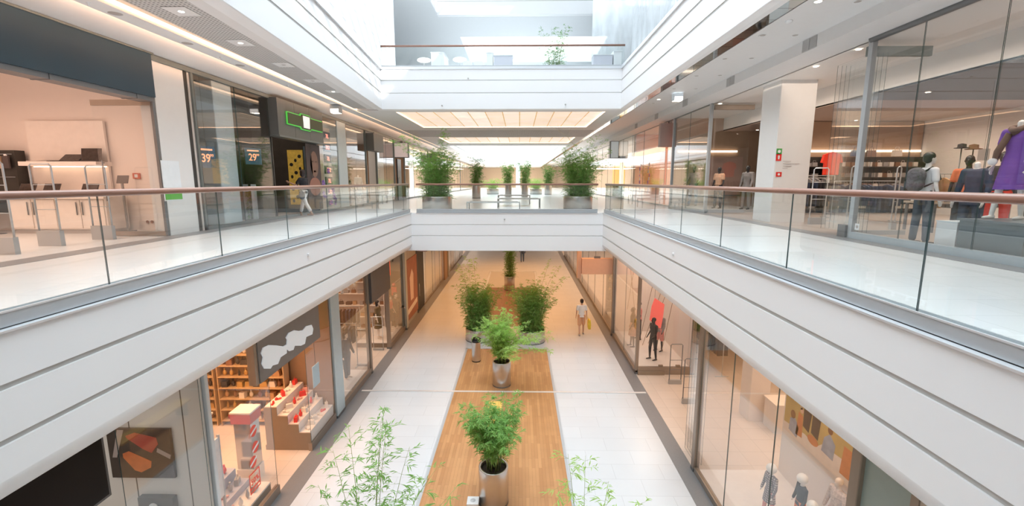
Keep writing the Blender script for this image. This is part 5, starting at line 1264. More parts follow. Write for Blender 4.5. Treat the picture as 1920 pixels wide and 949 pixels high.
r_, zs = shelf_rack((-8.2, 21.5, .004), 0, 3.4, 3.6, .4, 6, 'pale wall shelves above the rails of the lower left shop', W_PINK); fill(r_, zs, 3.4, .4, 0, ['bag', 'stack', 'box'], .34, 'goods on the pale wall shelves', 'bag or folded stack on the pale wall shelves of the lower left shop', 'goods', 'shelf_goods', rnd, (0, 1, 2, 7))
gate((XA - .55, 17.0, .004), 0, .42, 1.5, 'grey security gate left of the grey lower sign entrance', ALUL, base=.08)
gate((XA - .45, 18.7, .004), 0, .42, 1.5, 'grey security gate right of the grey lower sign entrance', ALUL, base=.08)
e = empty('track_light', (-6.35, 14.2, 3.4), 'white track with spot lamps running back over the lower left clothes', 'light'); MB().box(-.02, .02, 0, 3.2, .0, .04).build('track', WHITE, e)
for yy in (.1, 3.1): MB().tube([(0, yy, .04), (0, yy, 1.0)], .006, 5).build('hanger_rod', DSTEEL, e)
for k in range(5):
    s_ = MB().lathe([(.0001, 0), (.05, 0), (.05, -.14), (.04, -.14)], n=14).build('spot_lamp', WHITE, e, (.0, .3 + .62 * k, -.02)); s_.rotation_euler = (.5, .3, 0)
e = empty('poster', (XA + .045, 21.8, .25), 'tall red brown poster with pale figure, lower left', 'poster'); MB().box(-.03, 0, 0, 2.5, 0, 3.1).build('sheet', mat('red_brown_sheet', (.32, .12, .07), .5, noise=.3, nscale=2), e); MB().prism([(.9, .9), (1.5, .9), (1.6, 2.2), (1.3, 2.5), (.8, 2.1)], 'x', 0, .01).build('pale_print', mat('pale_print', (.75, .55, .45), .5), e); MB().prism([(.2, .3), (2.3, .5), (2.3, .75), (.2, .55)], 'x', 0, .01).build('white_band', mat('cream_band', (.75, .65, .55), .5), e)
struct('wall_left', B(XA - .15, XA, 21.75, 24.33, 0, ZC), mat('grey_pier', (.4, .38, .36), .5), 'grey pier behind the red brown poster')
e = empty('shop_door', (XA + .02, 24.4, 0), 'tall matt black door on the lower left', 'door'); MB().box(-.2, 0, 0, 1.7, 0, 4.0).build('leaf', BLACK, e); MB().tube([(.05, .25, .9), (.05, .25, 1.6)], .02, 8).build('handle', ALU, e); MB().box(-.22, .04, -.05, 0, 0, 4.05).build('jamb', DSTEEL, e)
box_sign(XA + .02, XA + .6, 24.4, 24.8, 3.45, 4.3, 'grey projecting sign near the bridge edge, lower left', GREY, mat('pink_violet_face', (.6, .3, .45), .5))
for k in range(4):
    e = MB().box(XA - .12, XA - .02, 27.0 + 3.1 * k, 29.6 + 3.1 * k, .12, 4.3).build('display_panel', [W_WHITE, W_PINK][k % 2]); tag(e, '%s panel standing behind the far lower left glass, %s in the row' % (['white', 'warm white'][k % 2], ['first', 'second', 'third', 'fourth'][k]), 'screen panel'); e.name = 'window_screen'
e = empty('wall_niche', (XA + .03, 32.9, 0), 'brown shop entrance post far along the lower left', 'post'); MB().box(0, .12, 0, 1.2, 0, 4.3).build('cladding', W_BROWN, e); MB().box(0, .2, 1.2, 1.4, 0, 4.3).build('edge', GREY, e)
# fire hose sign on display back wall
p = (XA - .5, 21.3, 1.9)
q = empty('alarm_box', (XA - .45, 21.5, 1.95), 'red fire alarm box on the pale display wall, lower left', 'alarm'); MB().box(-.12, .12, -.08, 0, -.2, .22).build('case', REDG, q); MB().box(-.07, .07, -.085, -.08, .28, .42).build('sign', REDG, q)
struct('wall_back', B(-7.2, XA - .02, 21.54, 21.6, 0, ZC), W_PINK, 'pale back of the white floored display')

# ---------------------------------------------------------------- lower right shops (plane x = 4.45)
XB = 4.45
struct('wall_right', B(12, 12.06, 2, 24, 0, ZC), W_BROWN, 'rear wall of the lower right shop')
struct('ceiling', B(XB, 12, 2, 24, ZC, ZC + .05), W_PINK, 'ceiling of the lower right shop')
struct('wall_back', B(6.6, 12, 20.3, 20.36, 0, ZC), mat('tan_wall', (.52, .36, .22), .5), 'far wall of the lower right shop')
struct('wall_right', B(6.45, 6.51, 5.5, 10.4, 0, ZC), W_PINK, 'white display wall behind the mural')
struct('wall_front', B(XB + .14, 6.5, 5.45, 5.5, 0, ZC), W_PINK, 'near wall of the children display')
struct('wall_right', B(6.5, 6.56, 16.5, 20.7, 0, ZC), W_PINK, 'white rear wall of the mannequin display box')
struct('wall_back', B(XB + .05, 6.5, 20.7, 20.76, 0, ZC), W_PINK, 'far wall of the mannequin display box')
struct('floor', B(XB + .06, 6.45, 5.5, 10.4, 0, .15), DISPW, 'white display floor of the children window')
struct('floor', B(XB + .06, 6.5, 16.5, 20.7, 0, .24), DISPW, 'white display floor of the mannequin box')
area('shop_lamp', (5.4, 8, 4.35), 1.4, 4.5, 2.6, (1, .80, .66)); area('shop_lamp', (5.5, 18.6, 4.35), 1.6, 3.8, 3.0, (1, .78, .62)); area('shop_lamp', (8.5, 13.4, 4.35), 5, 5, 1.8, (1, .68, .44), spread=150); area('shop_lamp', (9.3, 7.5, 4.35), 4, 5, 1.2, WARM2)
for a, b, lb in ((5.6, 7.35, 'pane in front of the right of the mural'), (7.37, 8.95, 'pane in front of the child mannequins'), (8.97, 10.5, 'pane beside the corner of the children window'), (16.5, 18.5, 'near pane of the mannequin box'), (18.52, 20.7, 'far pane of the mannequin box')):
    window(XB, XB + .012, a, b, .14, ZC, lb)
window(XB + .05, 6.4, 16.44, 16.452, .3, ZC, 'end pane of the mannequin box facing the entrance')
y = 20.9
while y < 44: window(XB, XB + .012, y, y + 2.6, .1, ZC, 'far lower right pane'); y += 2.65
for a, b in ((5.5, 10.5), (16.4, 20.8), (20.85, 44)): trim(B(XB - .04, XB + .06, a, b, 0, .14), FRAMEB, 'bronze sill of a lower right shopfront')
trim(B(XB + .05, 6.6, 16.36, 16.44, .0, .3), FRAMEB, 'bronze end board of the mannequin box'); trim(B(XB + .05, 5.5, 16.3, 16.36, .0, .14), DISPB, 'stepped bronze foot of the mannequin box')
for x in (5.3, 5.95): tag(B(x, x + .16, 16.40, 16.47, .301, .36).build('glass_clamp', DISPB), 'small bronze clamp under the end pane, %s' % ('left' if x < 5.5 else 'right'), 'clamp')
post(XB - .04, XB + .08, 16.40, 16.5, 0, ZC, FRAMEB, 'bronze corner post of the mannequin box'); post(6.5, 6.62, 16.34, 16.48, 0, ZC, FRAMEB, 'bronze inner post of the mannequin box'); post(XB - .05, XB + .1, 10.52, 10.68, 0, ZC, FRAMEB, 'bronze corner post of the children window')
post(XB - .04, XB + .12, 5.42, 5.58, 0, ZC, DISPB, 'brown post between the mural and the green grey panel'); post(XB - .09, XB + .045, 20.72, 20.85, 0, ZC, FRAMEB, 'bronze post at the far end of the mannequin box')
struct('wall_right', B(XB + .02, XB + .08, 4.7, 5.42, 0, ZC), mat('green_grey_panel', (.30, .37, .34), .35), 'green grey panel at the lower right'); struct('wall_right', B(XB, XB + .06, 2, 4.6, 0, ZC), W_BEIGE, 'beige wall at the lower right edge'); trim(B(XB - .02, XB + .1, 4.6, 4.7, 0, ZC), DISPB, 'brown trim between the panels')
for k in range(3): window(XB + .09 + .07 * k, XB + .098 + .07 * k, 10.72, 11.5, .05, ZC - .05, 'folded sliding pane at the lower right entrance')
# white pillar and counter inside
column('white pillar deep inside the lower right shop', 7.0, 7.6, 13.0, 13.6, 0.004, ZC, W_PINK)
e = empty('counter', (7.9, 12.6, 0.004), 'white block counter beside the pillar', 'counter'); MB().box(-.5, .7, -.3, .3, 0, .85).build('body', DISPW, e); MB().box(-.54, .74, -.34, .34, .85, .9).build('worktop', DISPW, e)
# mural
e = empty('mural', (6.44, 10.3, 1.35), 'large wall photograph of people outdoors behind the child mannequins', 'mural')
MB().box(-.03, 0, -4.75, 0, 0, 2.85).build('sheet', mat('ochre_sheet', (.55, .38, .14), .6, noise=.35, nscale=1.5), e)
def mp(poly, m, n, d=.034): MB().prism([(-u * .52, v * .5) for u, v in poly], 'x', -d, -.0305).build(n, m, e)
PALE = mat('pale_mural_ground', (.82, .68, .58), .6, noise=.1); DKM = mat('mural_dark_coat', (.07, .05, .04), .7); ORM = mat('mural_orange', (.62, .22, .08), .6, noise=.2); BLM = mat('mural_blue_grey', (.35, .38, .45), .7, noise=.3); SKM = mat('mural_skin', (.70, .42, .30), .6); HRM = mat('mural_hair', (.22, .10, .04), .7)
mp([(0, -.0), (2.3, 0), (2.3, .5), (1.5, .6), (.9, .5), (0, .4)], PALE, 'pale_ground', .032); mp([(2.3, 0), (4.7, 0), (4.7, 1.0), (2.6, .8), (2.3, .5)], PALE, 'pale_path', .032)
mp(ell(.62, 1.05, .17, .2), HRM, 'hair'); mp([(.4, .2), (1.0, .1), (1.1, .6), (.8, .95), (.45, .8)], BLM, 'seated_coat'); mp([(.9, .25), (1.35, .3), (1.3, 1.3), (1.0, 1.4)], ORM, 'orange_coat')
mp([(1.35, .9), (1.75, .8), (1.95, 2.6), (1.3, 2.7)], DKM, 'dark_coat'); mp([(1.9, .9), (2.35, .8), (2.45, 2.1), (2.2, 2.4), (1.9, 2.2)], DKM, 'second_dark_coat'); mp(ell(2.2, 2.5, .13, .16), SKM, 'face'); mp(ell(1.2, 1.55, .11, .14), SKM, 'second_face')
mp(ell(1.15, 2.05, .14, .5), mat('mural_tan_coat', (.58, .42, .28), .7), 'tan_coat'); mp([(2.6, .55), (3.3, .5), (3.35, 1.2), (3.0, 1.5), (2.7, 1.2)], BLM, 'checked_figure'); mp(ell(3.0, 1.65, .14, .17), HRM, 'second_hair'); mp(ell(2.05, .62, .35, .2), ORM, 'dog_shape'); mp([(3.7, .3), (4.3, .3), (4.2, 1.5), (3.8, 1.5)], ORM, 'third_figure')
# salmon projecting sign and far goods
box_sign(2.95, 4.40, 21.0, 21.3, 2.92, 3.66, 'plain salmon coloured projecting sign under the bridge, lower right', mat('salmon_sign', (.72, .42, .28), .5, emit=.1))
tag(B(2.75, 2.93, 21.1, 21.4, 2.7, 4.44).build('banner_panel', mat('pale_salmon_panel', (.75, .50, .38), .5)), 'narrow pale salmon hanging panel beside the salmon sign', 'banner')
gate((5.64, 15.57, .004), 0, .42, 1.5, 'tall black security gate beside the mannequin box', DSTEEL, base=.16, bars=(.36, .6)); gate((5.63, 14.1, .004), 0, .46, 1.55, 'tall black security gate nearer the camera, lower right entrance', DSTEEL, base=.18, bars=(.36, .6))
garment_rack((7.6, 17.4, .004), PI / 2, 2.4, 1.9, 16, 'black clothes rail behind the mannequin box', 'black garment on the rail behind the mannequin box', 'black garments, lower right', [C_BLACK, C_BLACK, C_NAVY], rnd, ('long',))
garment_rack((9.4, 19.0, .004), 0, 2.4, 1.7, 12, 'clothes rail at the far wall of the lower right shop', 'garment at the far wall of the lower right shop', 'garments, lower right far wall', [C_BEIGE, C_WHITE, C_BLACK], rnd)
garment_rack((9.6, 9.3, .004), 0, 2.2, 1.3, 12, 'low clothes rail behind the mural wall', 'small garment on the low rail behind the mural wall', 'small garments behind the mural', [C_BEIGE, C_PINK, C_GREY], rnd, ('shirt',))
r_, zs = shelf_rack((10.2, 20.25, .004), 0, 3.0, 2.9, .4, 6, 'tan shelves on the far wall of the lower right shop', TAN); fill(r_, zs, 3.0, .4, 0, ['bag', 'stack'], .3, 'goods on the tan shelves, lower right', 'goods on the tan shelves of the lower right shop', 'goods', 'shelf_goods', rnd, (1, 2, 3))
# red panel and ropes in the mannequin box
pr_ = [at_y(a, b, 17.6) for a, b in ((1228, 559), (1246, 571), (1243, 596), (1239, 616), (1231, 614), (1218, 600), (1222, 575))]
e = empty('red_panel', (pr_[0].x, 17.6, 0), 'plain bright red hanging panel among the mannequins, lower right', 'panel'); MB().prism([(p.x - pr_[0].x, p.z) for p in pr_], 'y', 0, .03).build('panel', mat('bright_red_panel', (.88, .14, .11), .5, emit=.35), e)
MB().tube([(0, .015, pr_[0].z), (0, .015, 4.42)], .005, 5).build('cord', BLACK, e)
for k, (a, b) in enumerate((((4.75, 18.2, 4.42), (5.0, 20.4, 1.4)), ((4.9, 20.3, 4.42), (4.7, 17.2, .9)), ((5.3, 17.0, 4.42), (5.5, 19.8, .3)), ((5.9, 17.2, 4.42), (5.3, 18.7, .3)), ((6.2, 17.4, 4.42), (5.6, 18.9, .3)), ((6.1, 16.8, 4.42), (5.9, 18.0, .3)))):
    tag(MB().tube([a, b], .010, 5).build('rope', mat('brown_rope', (.28, .17, .10), .8)), 'thin brown rope strung across the mannequin box', 'rope', 'ropes in the mannequin box')
# far lower right displays
r_, zs = shelf_rack((5.6, 24.6, .003), PI / 2 * 0, 1.6, 2.4, .4, 4, 'dark display shelves far along the lower right', W_DARK); fill(r_, zs, 1.6, .4, 0, ['bag', 'bust'], .3, 'goods, far lower right', 'goods on the dark display shelves far along the lower right', 'goods', 'shelf_goods', rnd, (0, 4, 3))
room(XB + .05, 11, 20.8, 60, 0, ZC, W_BROWN, CEIL, 'l', 'the far lower right shops', light=WARM, rad=1.4, ends=(0, 1))

# ---------------------------------------------------------------- mannequins
def seen(px, py, z): p = at_z(px, py, z); return (p.x, p.y, z)
# lower left
figure('mannequin', 'black dressed mannequin with dark hair behind the blue grey post, lower left', 'mannequin', (-6.2, 15.4, .21), R(70), STAND, MSKIN, [('jacket', C_BLACK, 'jacket'), ('trousers', C_BLACK, 'trousers')], hair=(HAIRD, 'bob'), fingers=False, voxel=.014)
figure('mannequin', 'tall mannequin in red patterned top and black skirt, lower left', 'mannequin', (-6.1, 20.6, .23), R(80), STAND, MSKIN, [('tshirt', mat('red_black_print', (.55, .06, .06), .7, noise=.9, nscale=25), 'top'), ('skirt', C_BLACK, 'skirt')], hair=(mat('brown_hair', (.10, .04, .02), .5), 'bob'), fingers=False, voxel=.014)
figure('mannequin', 'mannequin in black jacket behind the one with the red top, lower left', 'mannequin', (-5.95, 21.1, .23), R(60), CONTRA, MSKIN, [('jacket', C_BLACK, 'jacket'), ('trousers', C_BLACK, 'trousers')], hair=(HAIRD, 'bun'), fingers=False, voxel=.014)
figure('mannequin', 'mannequin in olive satin dress and dark shawl, lower left', 'mannequin', (-6.35, 19.6, .23), R(85), STAND, MSKIN, [('dress', mat('olive_satin', (.20, .14, .07), .4), 'dress')], hair=(HAIRD, 'bob'), fingers=False, voxel=.014)
# lower right
figure('mannequin', 'black mannequin in black outfit with hand on hip under the red panel', 'mannequin', (5.3, 17.25, .24), R(-75), CONTRA, MBLACK, [('leggings', C_BLACK, 'leggings'), ('tshirt', C_BLACK, 'top')], fingers=False, voxel=.014)
figure('mannequin', 'mannequin with short dark hair, black top and rose patterned skirt nearest the glass', 'mannequin', (4.85, 18.7, .24), R(-95), STAND, MBLACK, [('tshirt', C_BLACK, 'top'), ('skirt', mat('rose_pattern', (.70, .38, .30), .7, noise=.6, nscale=20), 'skirt')], fingers=False, voxel=.014)
figure('mannequin', 'mannequin in pink top behind the corner post of the box', 'mannequin', (5.35, 19.6, .24), R(-90), STAND, MBLACK, [('tshirt', C_PINK, 'top'), ('leggings', C_BLACK, 'leggings')], fingers=False, voxel=.014)
figure('mannequin', 'mannequin in pink shorts and grey top right of the red panel', 'mannequin', (5.85, 18.2, .24), R(-60), STAND, MBLACK, [('jacket', C_GREY, 'jacket'), ('shorts', C_PINK, 'shorts')], fingers=False, voxel=.014)
KP = dict(leg=(6, -5), arm=(4, 8), out=12, elbow=(12, 16))
figure('child_mannequin', 'child mannequin with white ball head in grey checked coat and pink leggings', 'mannequin', (5.3, 8.75, .15), R(-80), KP, MWHITE, [('coat', C_PLAIDB, 'coat'), ('leggings', C_PINK, 'leggings')], head='ball', h=1.22, fingers=False, voxel=.014)
figure('child_mannequin', 'child mannequin with white ball head in dark quilted jacket', 'mannequin', (5.74, 8.42, .15), R(-95), KP, MWHITE, [('jacket', C_BLACK, 'jacket'), ('trousers', C_ORANGE, 'trousers')], head='ball', h=1.22, fingers=False, voxel=.014)
figure('child_mannequin', 'smallest child mannequin with white ball head in checked shirt', 'mannequin', (5.56, 7.80, .15), R(-85), KP, MWHITE, [('tshirt', C_PLAIDB, 'shirt'), ('trousers', C_NAVY, 'trousers')], head='ball', h=1.1, fingers=False, voxel=.014)
figure('child_mannequin', 'child mannequin in rose patterned coat beside the mural', 'mannequin', (6.15, 8.0, .15), R(-85), KP, MSKIN, [('coat', mat('rose_checked_cloth', (.72, .5, .42), .7, noise=.6, nscale=25), 'coat'), ('leggings', C_PINK, 'leggings')], h=1.5, fingers=False, voxel=.014)
# upper right big clothes shop
def backpack(e, J):
    mb = MB(); c = J['chest']
    mb.ball(c + Vector((0, .20, .0)), (.20, .13, .17), 14); mb.ball(c + Vector((0, .2, -.15)), (.19, .12, .15), 14); mb.ball(c + Vector((.0, .3, -.16)), (.13, .06, .09), 12)
    link('backpack', blobmesh(mb, .016, C_PRINT, 'backpack', 3), e)
    mb = MB()
    for s in (-1, 1): mb.tube([c + Vector((s * .12, .12, -.2)), c + Vector((s * .15, -.13, -.05)), c + Vector((s * .13, -.08, .13)), c + Vector((s * .12, .02, .17)), c + Vector((s * .1, .14, .08))], .016, 6)
    mb.build('straps', C_BLACK, e)
figure('mannequin', 'mannequin with dark head, printed backpack, white t-shirt and dark trousers in the right window', 'mannequin', (8.0, 9.15, 6.006), R(85), STAND, MWHITE, [('tshirt', C_WHITE, 'tshirt'), ('trousers', mat('dark_blue_trousers_cloth', (.05, .07, .10), .8), 'trousers')], hair=(MBLACK, 'none'), shoes=C_BLACK, h=1.80, extra=backpack)
figure('mannequin', 'headless white mannequin in loose navy blouse and dark trousers', 'mannequin', (8.45, 8.65, 6.006), R(-75), STAND, MWHITE, [('blouse', C_NAVY, 'blouse'), ('trousers', C_NAVY, 'trousers')], head='none', h=1.76, shoes=C_BLACK)
def scarf(e, J):
    c = J['chest']; mb = MB()
    mb.tube([c + Vector((-.1, -.02, .16)), c + Vector((0, -.12, .1)), c + Vector((.1, -.02, .17)), c + Vector((0, .08, .18)), c + Vector((-.1, -.02, .16))], [.05, .06, .05, .05, .05], 10)
    mb.tube([c + Vector((-.05, -.13, .08)), c + Vector((-.15, -.16, -.2)), c + Vector((-.2, -.12, -.35))], [.045, .05, .04], 10)
    mb.build('scarf', mat('brown_striped_scarf', (.16, .10, .08), .8, noise=.5, nscale=40), e)
    mb = MB(); mb.ball(c + Vector((-.2, -.16, -.36)), (.07, .04, .06), 12); mb.build('white_bag', C_WHITE, e)
figure('mannequin', 'headless mannequin in purple dress with brown scarf standing on the dark podium', 'mannequin', (8.12, 7.7, 6.62), R(-80), dict(leg=(10, -8), arm=(2, 4), out=10, elbow=(12, 18)), MWHITE, [('dress', C_PURP, 'dress')], head='none', h=1.78, extra=scarf)
e = empty('display_podium', (8.25, 7.45, 6.006), 'dark square podium under the purple dress', 'podium'); MB().box(-.65, .65, -.55, .55, 0, .05).build('foot', DSTEEL, e); MB().box(-.62, .62, -.52, .52, .05, .58).build('body', mat('dark_slate_box', (.10, .13, .15), .35), e); MB().box(-.65, .65, -.55, .55, .58, .612).build('top', mat('slate_top', (.16, .19, .21), .3), e)
e = empty('display_cube', (7.85, 8.22, 6.006), 'white display cube in front of the navy blouse mannequin', 'cube'); MB().box(-.2, .26, -.2, .2, 0, .52).build('body', WHITE, e); MB().box(-.21, .27, -.21, .21, .52, .54).build('top', mat('pale_blue_top', (.7, .78, .82), .3), e)
figure('mannequin', 'mannequin with glossy dark head in orange patterned shirt behind the backpack one', 'mannequin', (9.5, 9.9, 6.006), R(-60), STAND, MBLACK, [('tshirt', C_ORANGE, 'shirt'), ('trousers', C_BLACK, 'trousers')], h=1.8, fingers=False, voxel=.014)
figure('mannequin', 'mannequin with dark head, black jacket and red trousers behind the navy blouse one', 'mannequin', (9.75, 9.45, 6.006), R(-60), STAND, MBLACK, [('jacket', C_BLACK, 'jacket'), ('trousers', C_RED, 'trousers')], h=1.85, fingers=False, voxel=.014)
figure('mannequin', 'mannequin in brown checked shirt and blue jeans, hands at the pockets', 'mannequin', (8.15, 21.6, 6.1), R(-50), dict(leg=(6, -6), arm=(-4, 4), out=22, elbow=(55, 50), spread=.05), MBLACK, [('jacket', C_PLAID, 'shirt'), ('trousers', C_JEAN, 'jeans')], h=1.86, fingers=False, voxel=.014)
figure('mannequin', 'mannequin in pale orange shirt and black trousers right of the checked shirt one', 'mannequin', (8.5, 19.7, 6.1), R(-60), STAND, MBLACK, [('tshirt', mat('pale_orange_cloth', (.85, .50, .32), .7), 'shirt'), ('trousers', C_BLACK, 'trousers')], h=1.76, fingers=False, voxel=.014)
figure('mannequin', 'mannequin in dark grey suit beside the open bay', 'mannequin', (9.35, 19.0, 6.1), R(-60), STAND, MBLACK, [('jacket', C_GREY, 'jacket'), ('trousers', C_GREY, 'trousers')], h=1.8, fingers=False, voxel=.014)
tag(B(7.5, 10.2, 18.6, 22.3, 6.006, 6.1).build('display_platform', mat('grey_platform', (.45, .45, .44), .5)), 'low grey platform under the three mannequins by the open bay', 'platform')
for k, (x, y) in enumerate(((7.6, 9.35), (7.62, 8.75), (7.6, 8.45))): tag(MB().prism([(-.09, 0), (.09, 0), (.08, .1), (-.08, .1)], 'y', 0, .02).build('price_card', WHITE, None, (x, y, 6.008)), 'small white card standing on the window floor, %s' % ['furthest left', 'middle', 'furthest right'][k], 'card')
p = at_x(1603, 424, XR - .003); e = empty('door_sticker', (XR - .002, p.y, p.z), 'two small white stickers low on the glass beside the steel post', 'sticker')
MB().box(-.003, 0, .04, .10, -.06, .12).build('strip', WHITE, e)
MB().box(-.003, 0, -.13, .0, -.08, .06).build('square', WHITE, e); MB().prism(ell(-.065, -.01, .035, .035), 'x', -.005, -.003).build('ring_mark', DIM, e)
# racks, shelves and goods of the upper right shop
rnd = random.Random(23)
r_, zs = shelf_rack((14.2, 18.65, 6.006), 0, 3.3, 2.2, .45, 5, 'tall dark wall shelves with small white goods, far wall of the upper right shop', W_DARK); fill(r_, zs, 3.3, .45, 0, ['box', 'bag', 'box'], .22, 'goods on the dark wall shelves', 'small packet on the tall dark wall shelves, upper right shop', 'packet', 'packet', rnd, (4, 1, 4, 7))
for k, (x, m) in enumerate(((13.4, 6), (14.0, 1), (15.0, 4))): goods('bag', m, (x - .2, 18.42, 6.006 + 2.21), 0, 'bag', ['blue', 'brown', 'pale'][k] + ' bag on top of the tall dark wall shelves', None, 'handbag', 1.5)
r_, zs = shelf_rack((11.3, 18.65, 6.006), 0, 1.5, 2.2, .45, 5, 'dark wall shelves left of the tall ones, upper right shop', W_DARK); fill(r_, zs, 1.5, .45, 0, ['stack', 'bag'], .3, 'goods on the left dark shelves', 'folded goods on the left dark wall shelves, upper right shop', 'goods', 'shelf_goods', rnd, (0, 1, 7))
e = empty('wall_panel', (9.3, 22.36, 6.0), 'plain salmon wall panel behind the open bay', 'panel'); MB().box(-.3, 1.4, -.04, 0, .6, 2.4).build('sheet', mat('salmon_panel', (.62, .42, .34), .5), e); MB().box(-.3, 1.4, -.03, 0, .55, .6).build('lower_trim', DSTEEL, e)
for (x, y, rz, w_, h_, n, lb, gl, gr, ms) in ((9.5, 15.9, 0, 2.2, 1.35, 16, 'clothes rail of dark jeans in the open bay', 'dark garment on the rail in the open bay', 'garments in the open bay', [C_BLACK, C_NAVY]),
        (10.6, 17.4, 0, 2.4, 1.45, 16, 'second clothes rail of dark garments in the open bay', 'dark garment on the second rail of the open bay', 'garments, second rail of the bay', [C_BLACK, C_GREY]),
        (10.7, 14.3, 0, 2.0, 1.25, 14, 'clothes rail of blue jeans right of the white column', 'jeans on the rail right of the white column', 'jeans right of the column', [C_NAVY, C_JEAN]),
        (12.8, 13.2, 0, 2.4, 1.45, 14, 'clothes rail behind the folded shirts table', 'garment on the rail behind the shirts table', 'garments behind the shirts table', [C_BLACK, C_BEIGE, C_GREY])):
    garment_rack((x, y, 6.006), rz, w_, h_, n, lb, gl, gr, ms, rnd, ('trousers', 'shirt'))
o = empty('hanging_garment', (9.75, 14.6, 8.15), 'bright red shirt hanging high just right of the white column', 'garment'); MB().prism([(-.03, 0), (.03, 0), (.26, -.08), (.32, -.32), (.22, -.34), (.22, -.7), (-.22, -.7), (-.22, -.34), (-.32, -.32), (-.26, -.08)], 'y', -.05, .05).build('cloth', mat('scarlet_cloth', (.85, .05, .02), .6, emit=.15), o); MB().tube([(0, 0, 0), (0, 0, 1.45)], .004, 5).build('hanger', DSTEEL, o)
e = empty('display_table', (11.6, 11.6, 6.006), 'long low table of folded shirts seen under the handrail', 'table'); MB().box(-1.6, 1.6, -.45, .45, .70, .75).build('top', W_BEIGE, e)
for x in (-1.55, 1.5):
    for y in (-.42, .37): MB().box(x, x + .05, y, y + .05, 0, .70).build('leg', DSTEEL, e)
for k in range(10):
    for j in (-.22, .2): m = rnd.choice([GOODS[4], GOODS[2], GOODS[3], GOODS[0], PKG]); goods('stack', m, (10.2 + .31 * k, 11.6 + j, 6.757), 0, 'shirts', 'folded stack of shirts on the long low table', 'folded shirts on the table', 'folded_shirts')
for k, (px, py, m, s_) in enumerate(((1803, 279, 0, 1.), (1825, 281, 1, 1.1))):
    p = at_y(px, py, 10.8); e = empty('hat_stand', (p.x, 10.8, 6.006), ['hat pole with dark hat', 'hat pole with brown hat'][k] + ' behind the navy blouse mannequin', 'hat stand'); MB().tube([(0, 0, .03), (0, 0, p.z - 6.0)], .012, 6).build('pole', DSTEEL, e); MB().lathe([(.0001, 0), (.16, 0), (.16, .03)], n=16).build('foot', DSTEEL, e)
    goods('hat', m, (p.x, 10.8, p.z + .012), 0, 'hat', ['dark', 'brown'][k] + ' hat on its pole behind the navy blouse mannequin', None, 'hat', s_)
p = at_y(1844, 290, 11.4); e = empty('price_card', p, 'white price card hanging beside the hats', 'card'); MB().box(-.14, .14, -.005, .005, -.14, .14).build('card', WHITE, e); MB().tube([(0, 0, .14), (0, 0, 9.6 - p.z)], .003, 4).build('cord', BLACK, e); text('print', 'HAT', .08, DIM, (0, -.008, .03), (PI / 2, 0, 0), e, .002) if False else None
# mannequins and flower stands in the left upper clothes shop
figure('mannequin', 'headless mannequin in pale blue grey blouse and dark skirt, left upper shop in the distance', 'mannequin', (-8.9, 25.2, 6.0), R(60), STAND, MWHITE, [('blouse', mat('pale_blue_cloth', (.5, .58, .62), .7), 'blouse'), ('skirt', C_NAVY, 'skirt')], head='none', fingers=False, voxel=.014)
figure('mannequin', 'grey mannequin in pale dress under the projecting signs, left upper shop', 'mannequin', (-8.9, 28.9, 6.0), R(60), CONTRA, mat('grey_mannequin', (.4, .42, .44), .4), [('dress', mat('mist_cloth', (.55, .58, .6), .7), 'dress')], fingers=False, voxel=.014)
figure('mannequin', 'dark mannequin with cat eared head in black, left upper shop', 'mannequin', (-8.8, 23.4, 6.0), R(70), STAND, MBLACK, [('tshirt', C_BLACK, 'top'), ('trousers', C_BLACK, 'trousers')], h=1.55, fingers=False, voxel=.014)
garment_rack((-10.3, 23.4, 6.0), PI / 2, 2.8, 1.5, 14, 'clothes rail by the blue grey column, left upper shop', 'garment on the rail by the blue grey column', 'garments, left upper shop', [C_BEIGE, C_BLACK, C_PINK], rnd)
# ---------------------------------------------------------------- top bridge: planters, tables, plastic sheeting
TW = mat('top_white_block', (.85, .87, .89), .5); TQ = mat('quilted_grey_lilac', (.62, .62, .70), .7, bump=.5, nscale=3)
def block(px0, px1, pyt, m, label, name, cat, y=19.6, dpt=.5):
    a = at_y(px0, pyt, y); b = at_y(px1, pyt, y); e = empty(name, (a.x, y, Z3T), label, cat); h = a.z - Z3T
    MB().box(0, b.x - a.x, 0, dpt, .04, h - .03).build('body', m, e); MB().box(-.02, b.x - a.x + .02, -.02, dpt + .02, h - .03, h).build('cap', TW, e); MB().box(.04, b.x - a.x - .04, .04, dpt - .04, 0, .04).build('foot', DSTEEL, e)
block(808, 832, 98, TW, 'white block standing behind the top railing, furthest left', 'white_block', 'block', dpt=1.2)
block(912, 924, 98, TW, 'narrow white block left of the lilac quilted box on the top bridge', 'white_block', 'block')
block(926, 961, 103, TQ, 'lilac quilted box in the middle of the top bridge', 'quilted_box', 'box')
block(1113, 1149, 102, TQ, 'quilted grey box at the right end of the top bridge', 'quilted_box', 'box')
block(1151, 1166, 95, TW, 'white block at the right end of the top railing', 'white_block', 'block')
for k, x in enumerate((-2.2, -1.75)):
    e = empty('chair', (x, 19.9, Z3T), ['white shell chair left', 'white shell chair right'][k] + ' of the pair on the top bridge', 'chair')
    MB().ball((0, 0, .46), (.22, .2, .05), 12).build('seat', TW, e); MB().prism([(-.2, .46), (.2, .46), (.18, .82), (-.18, .82)], 'y', .16, .2).build('backrest', TW, e)
    for q in ((-.16, -.14), (.16, -.14), (-.16, .14), (.16, .14)): MB().tube([(q[0], q[1], 0), (q[0] * .7, q[1] * .7, .44)], .012, 6).build('leg', TW, e)
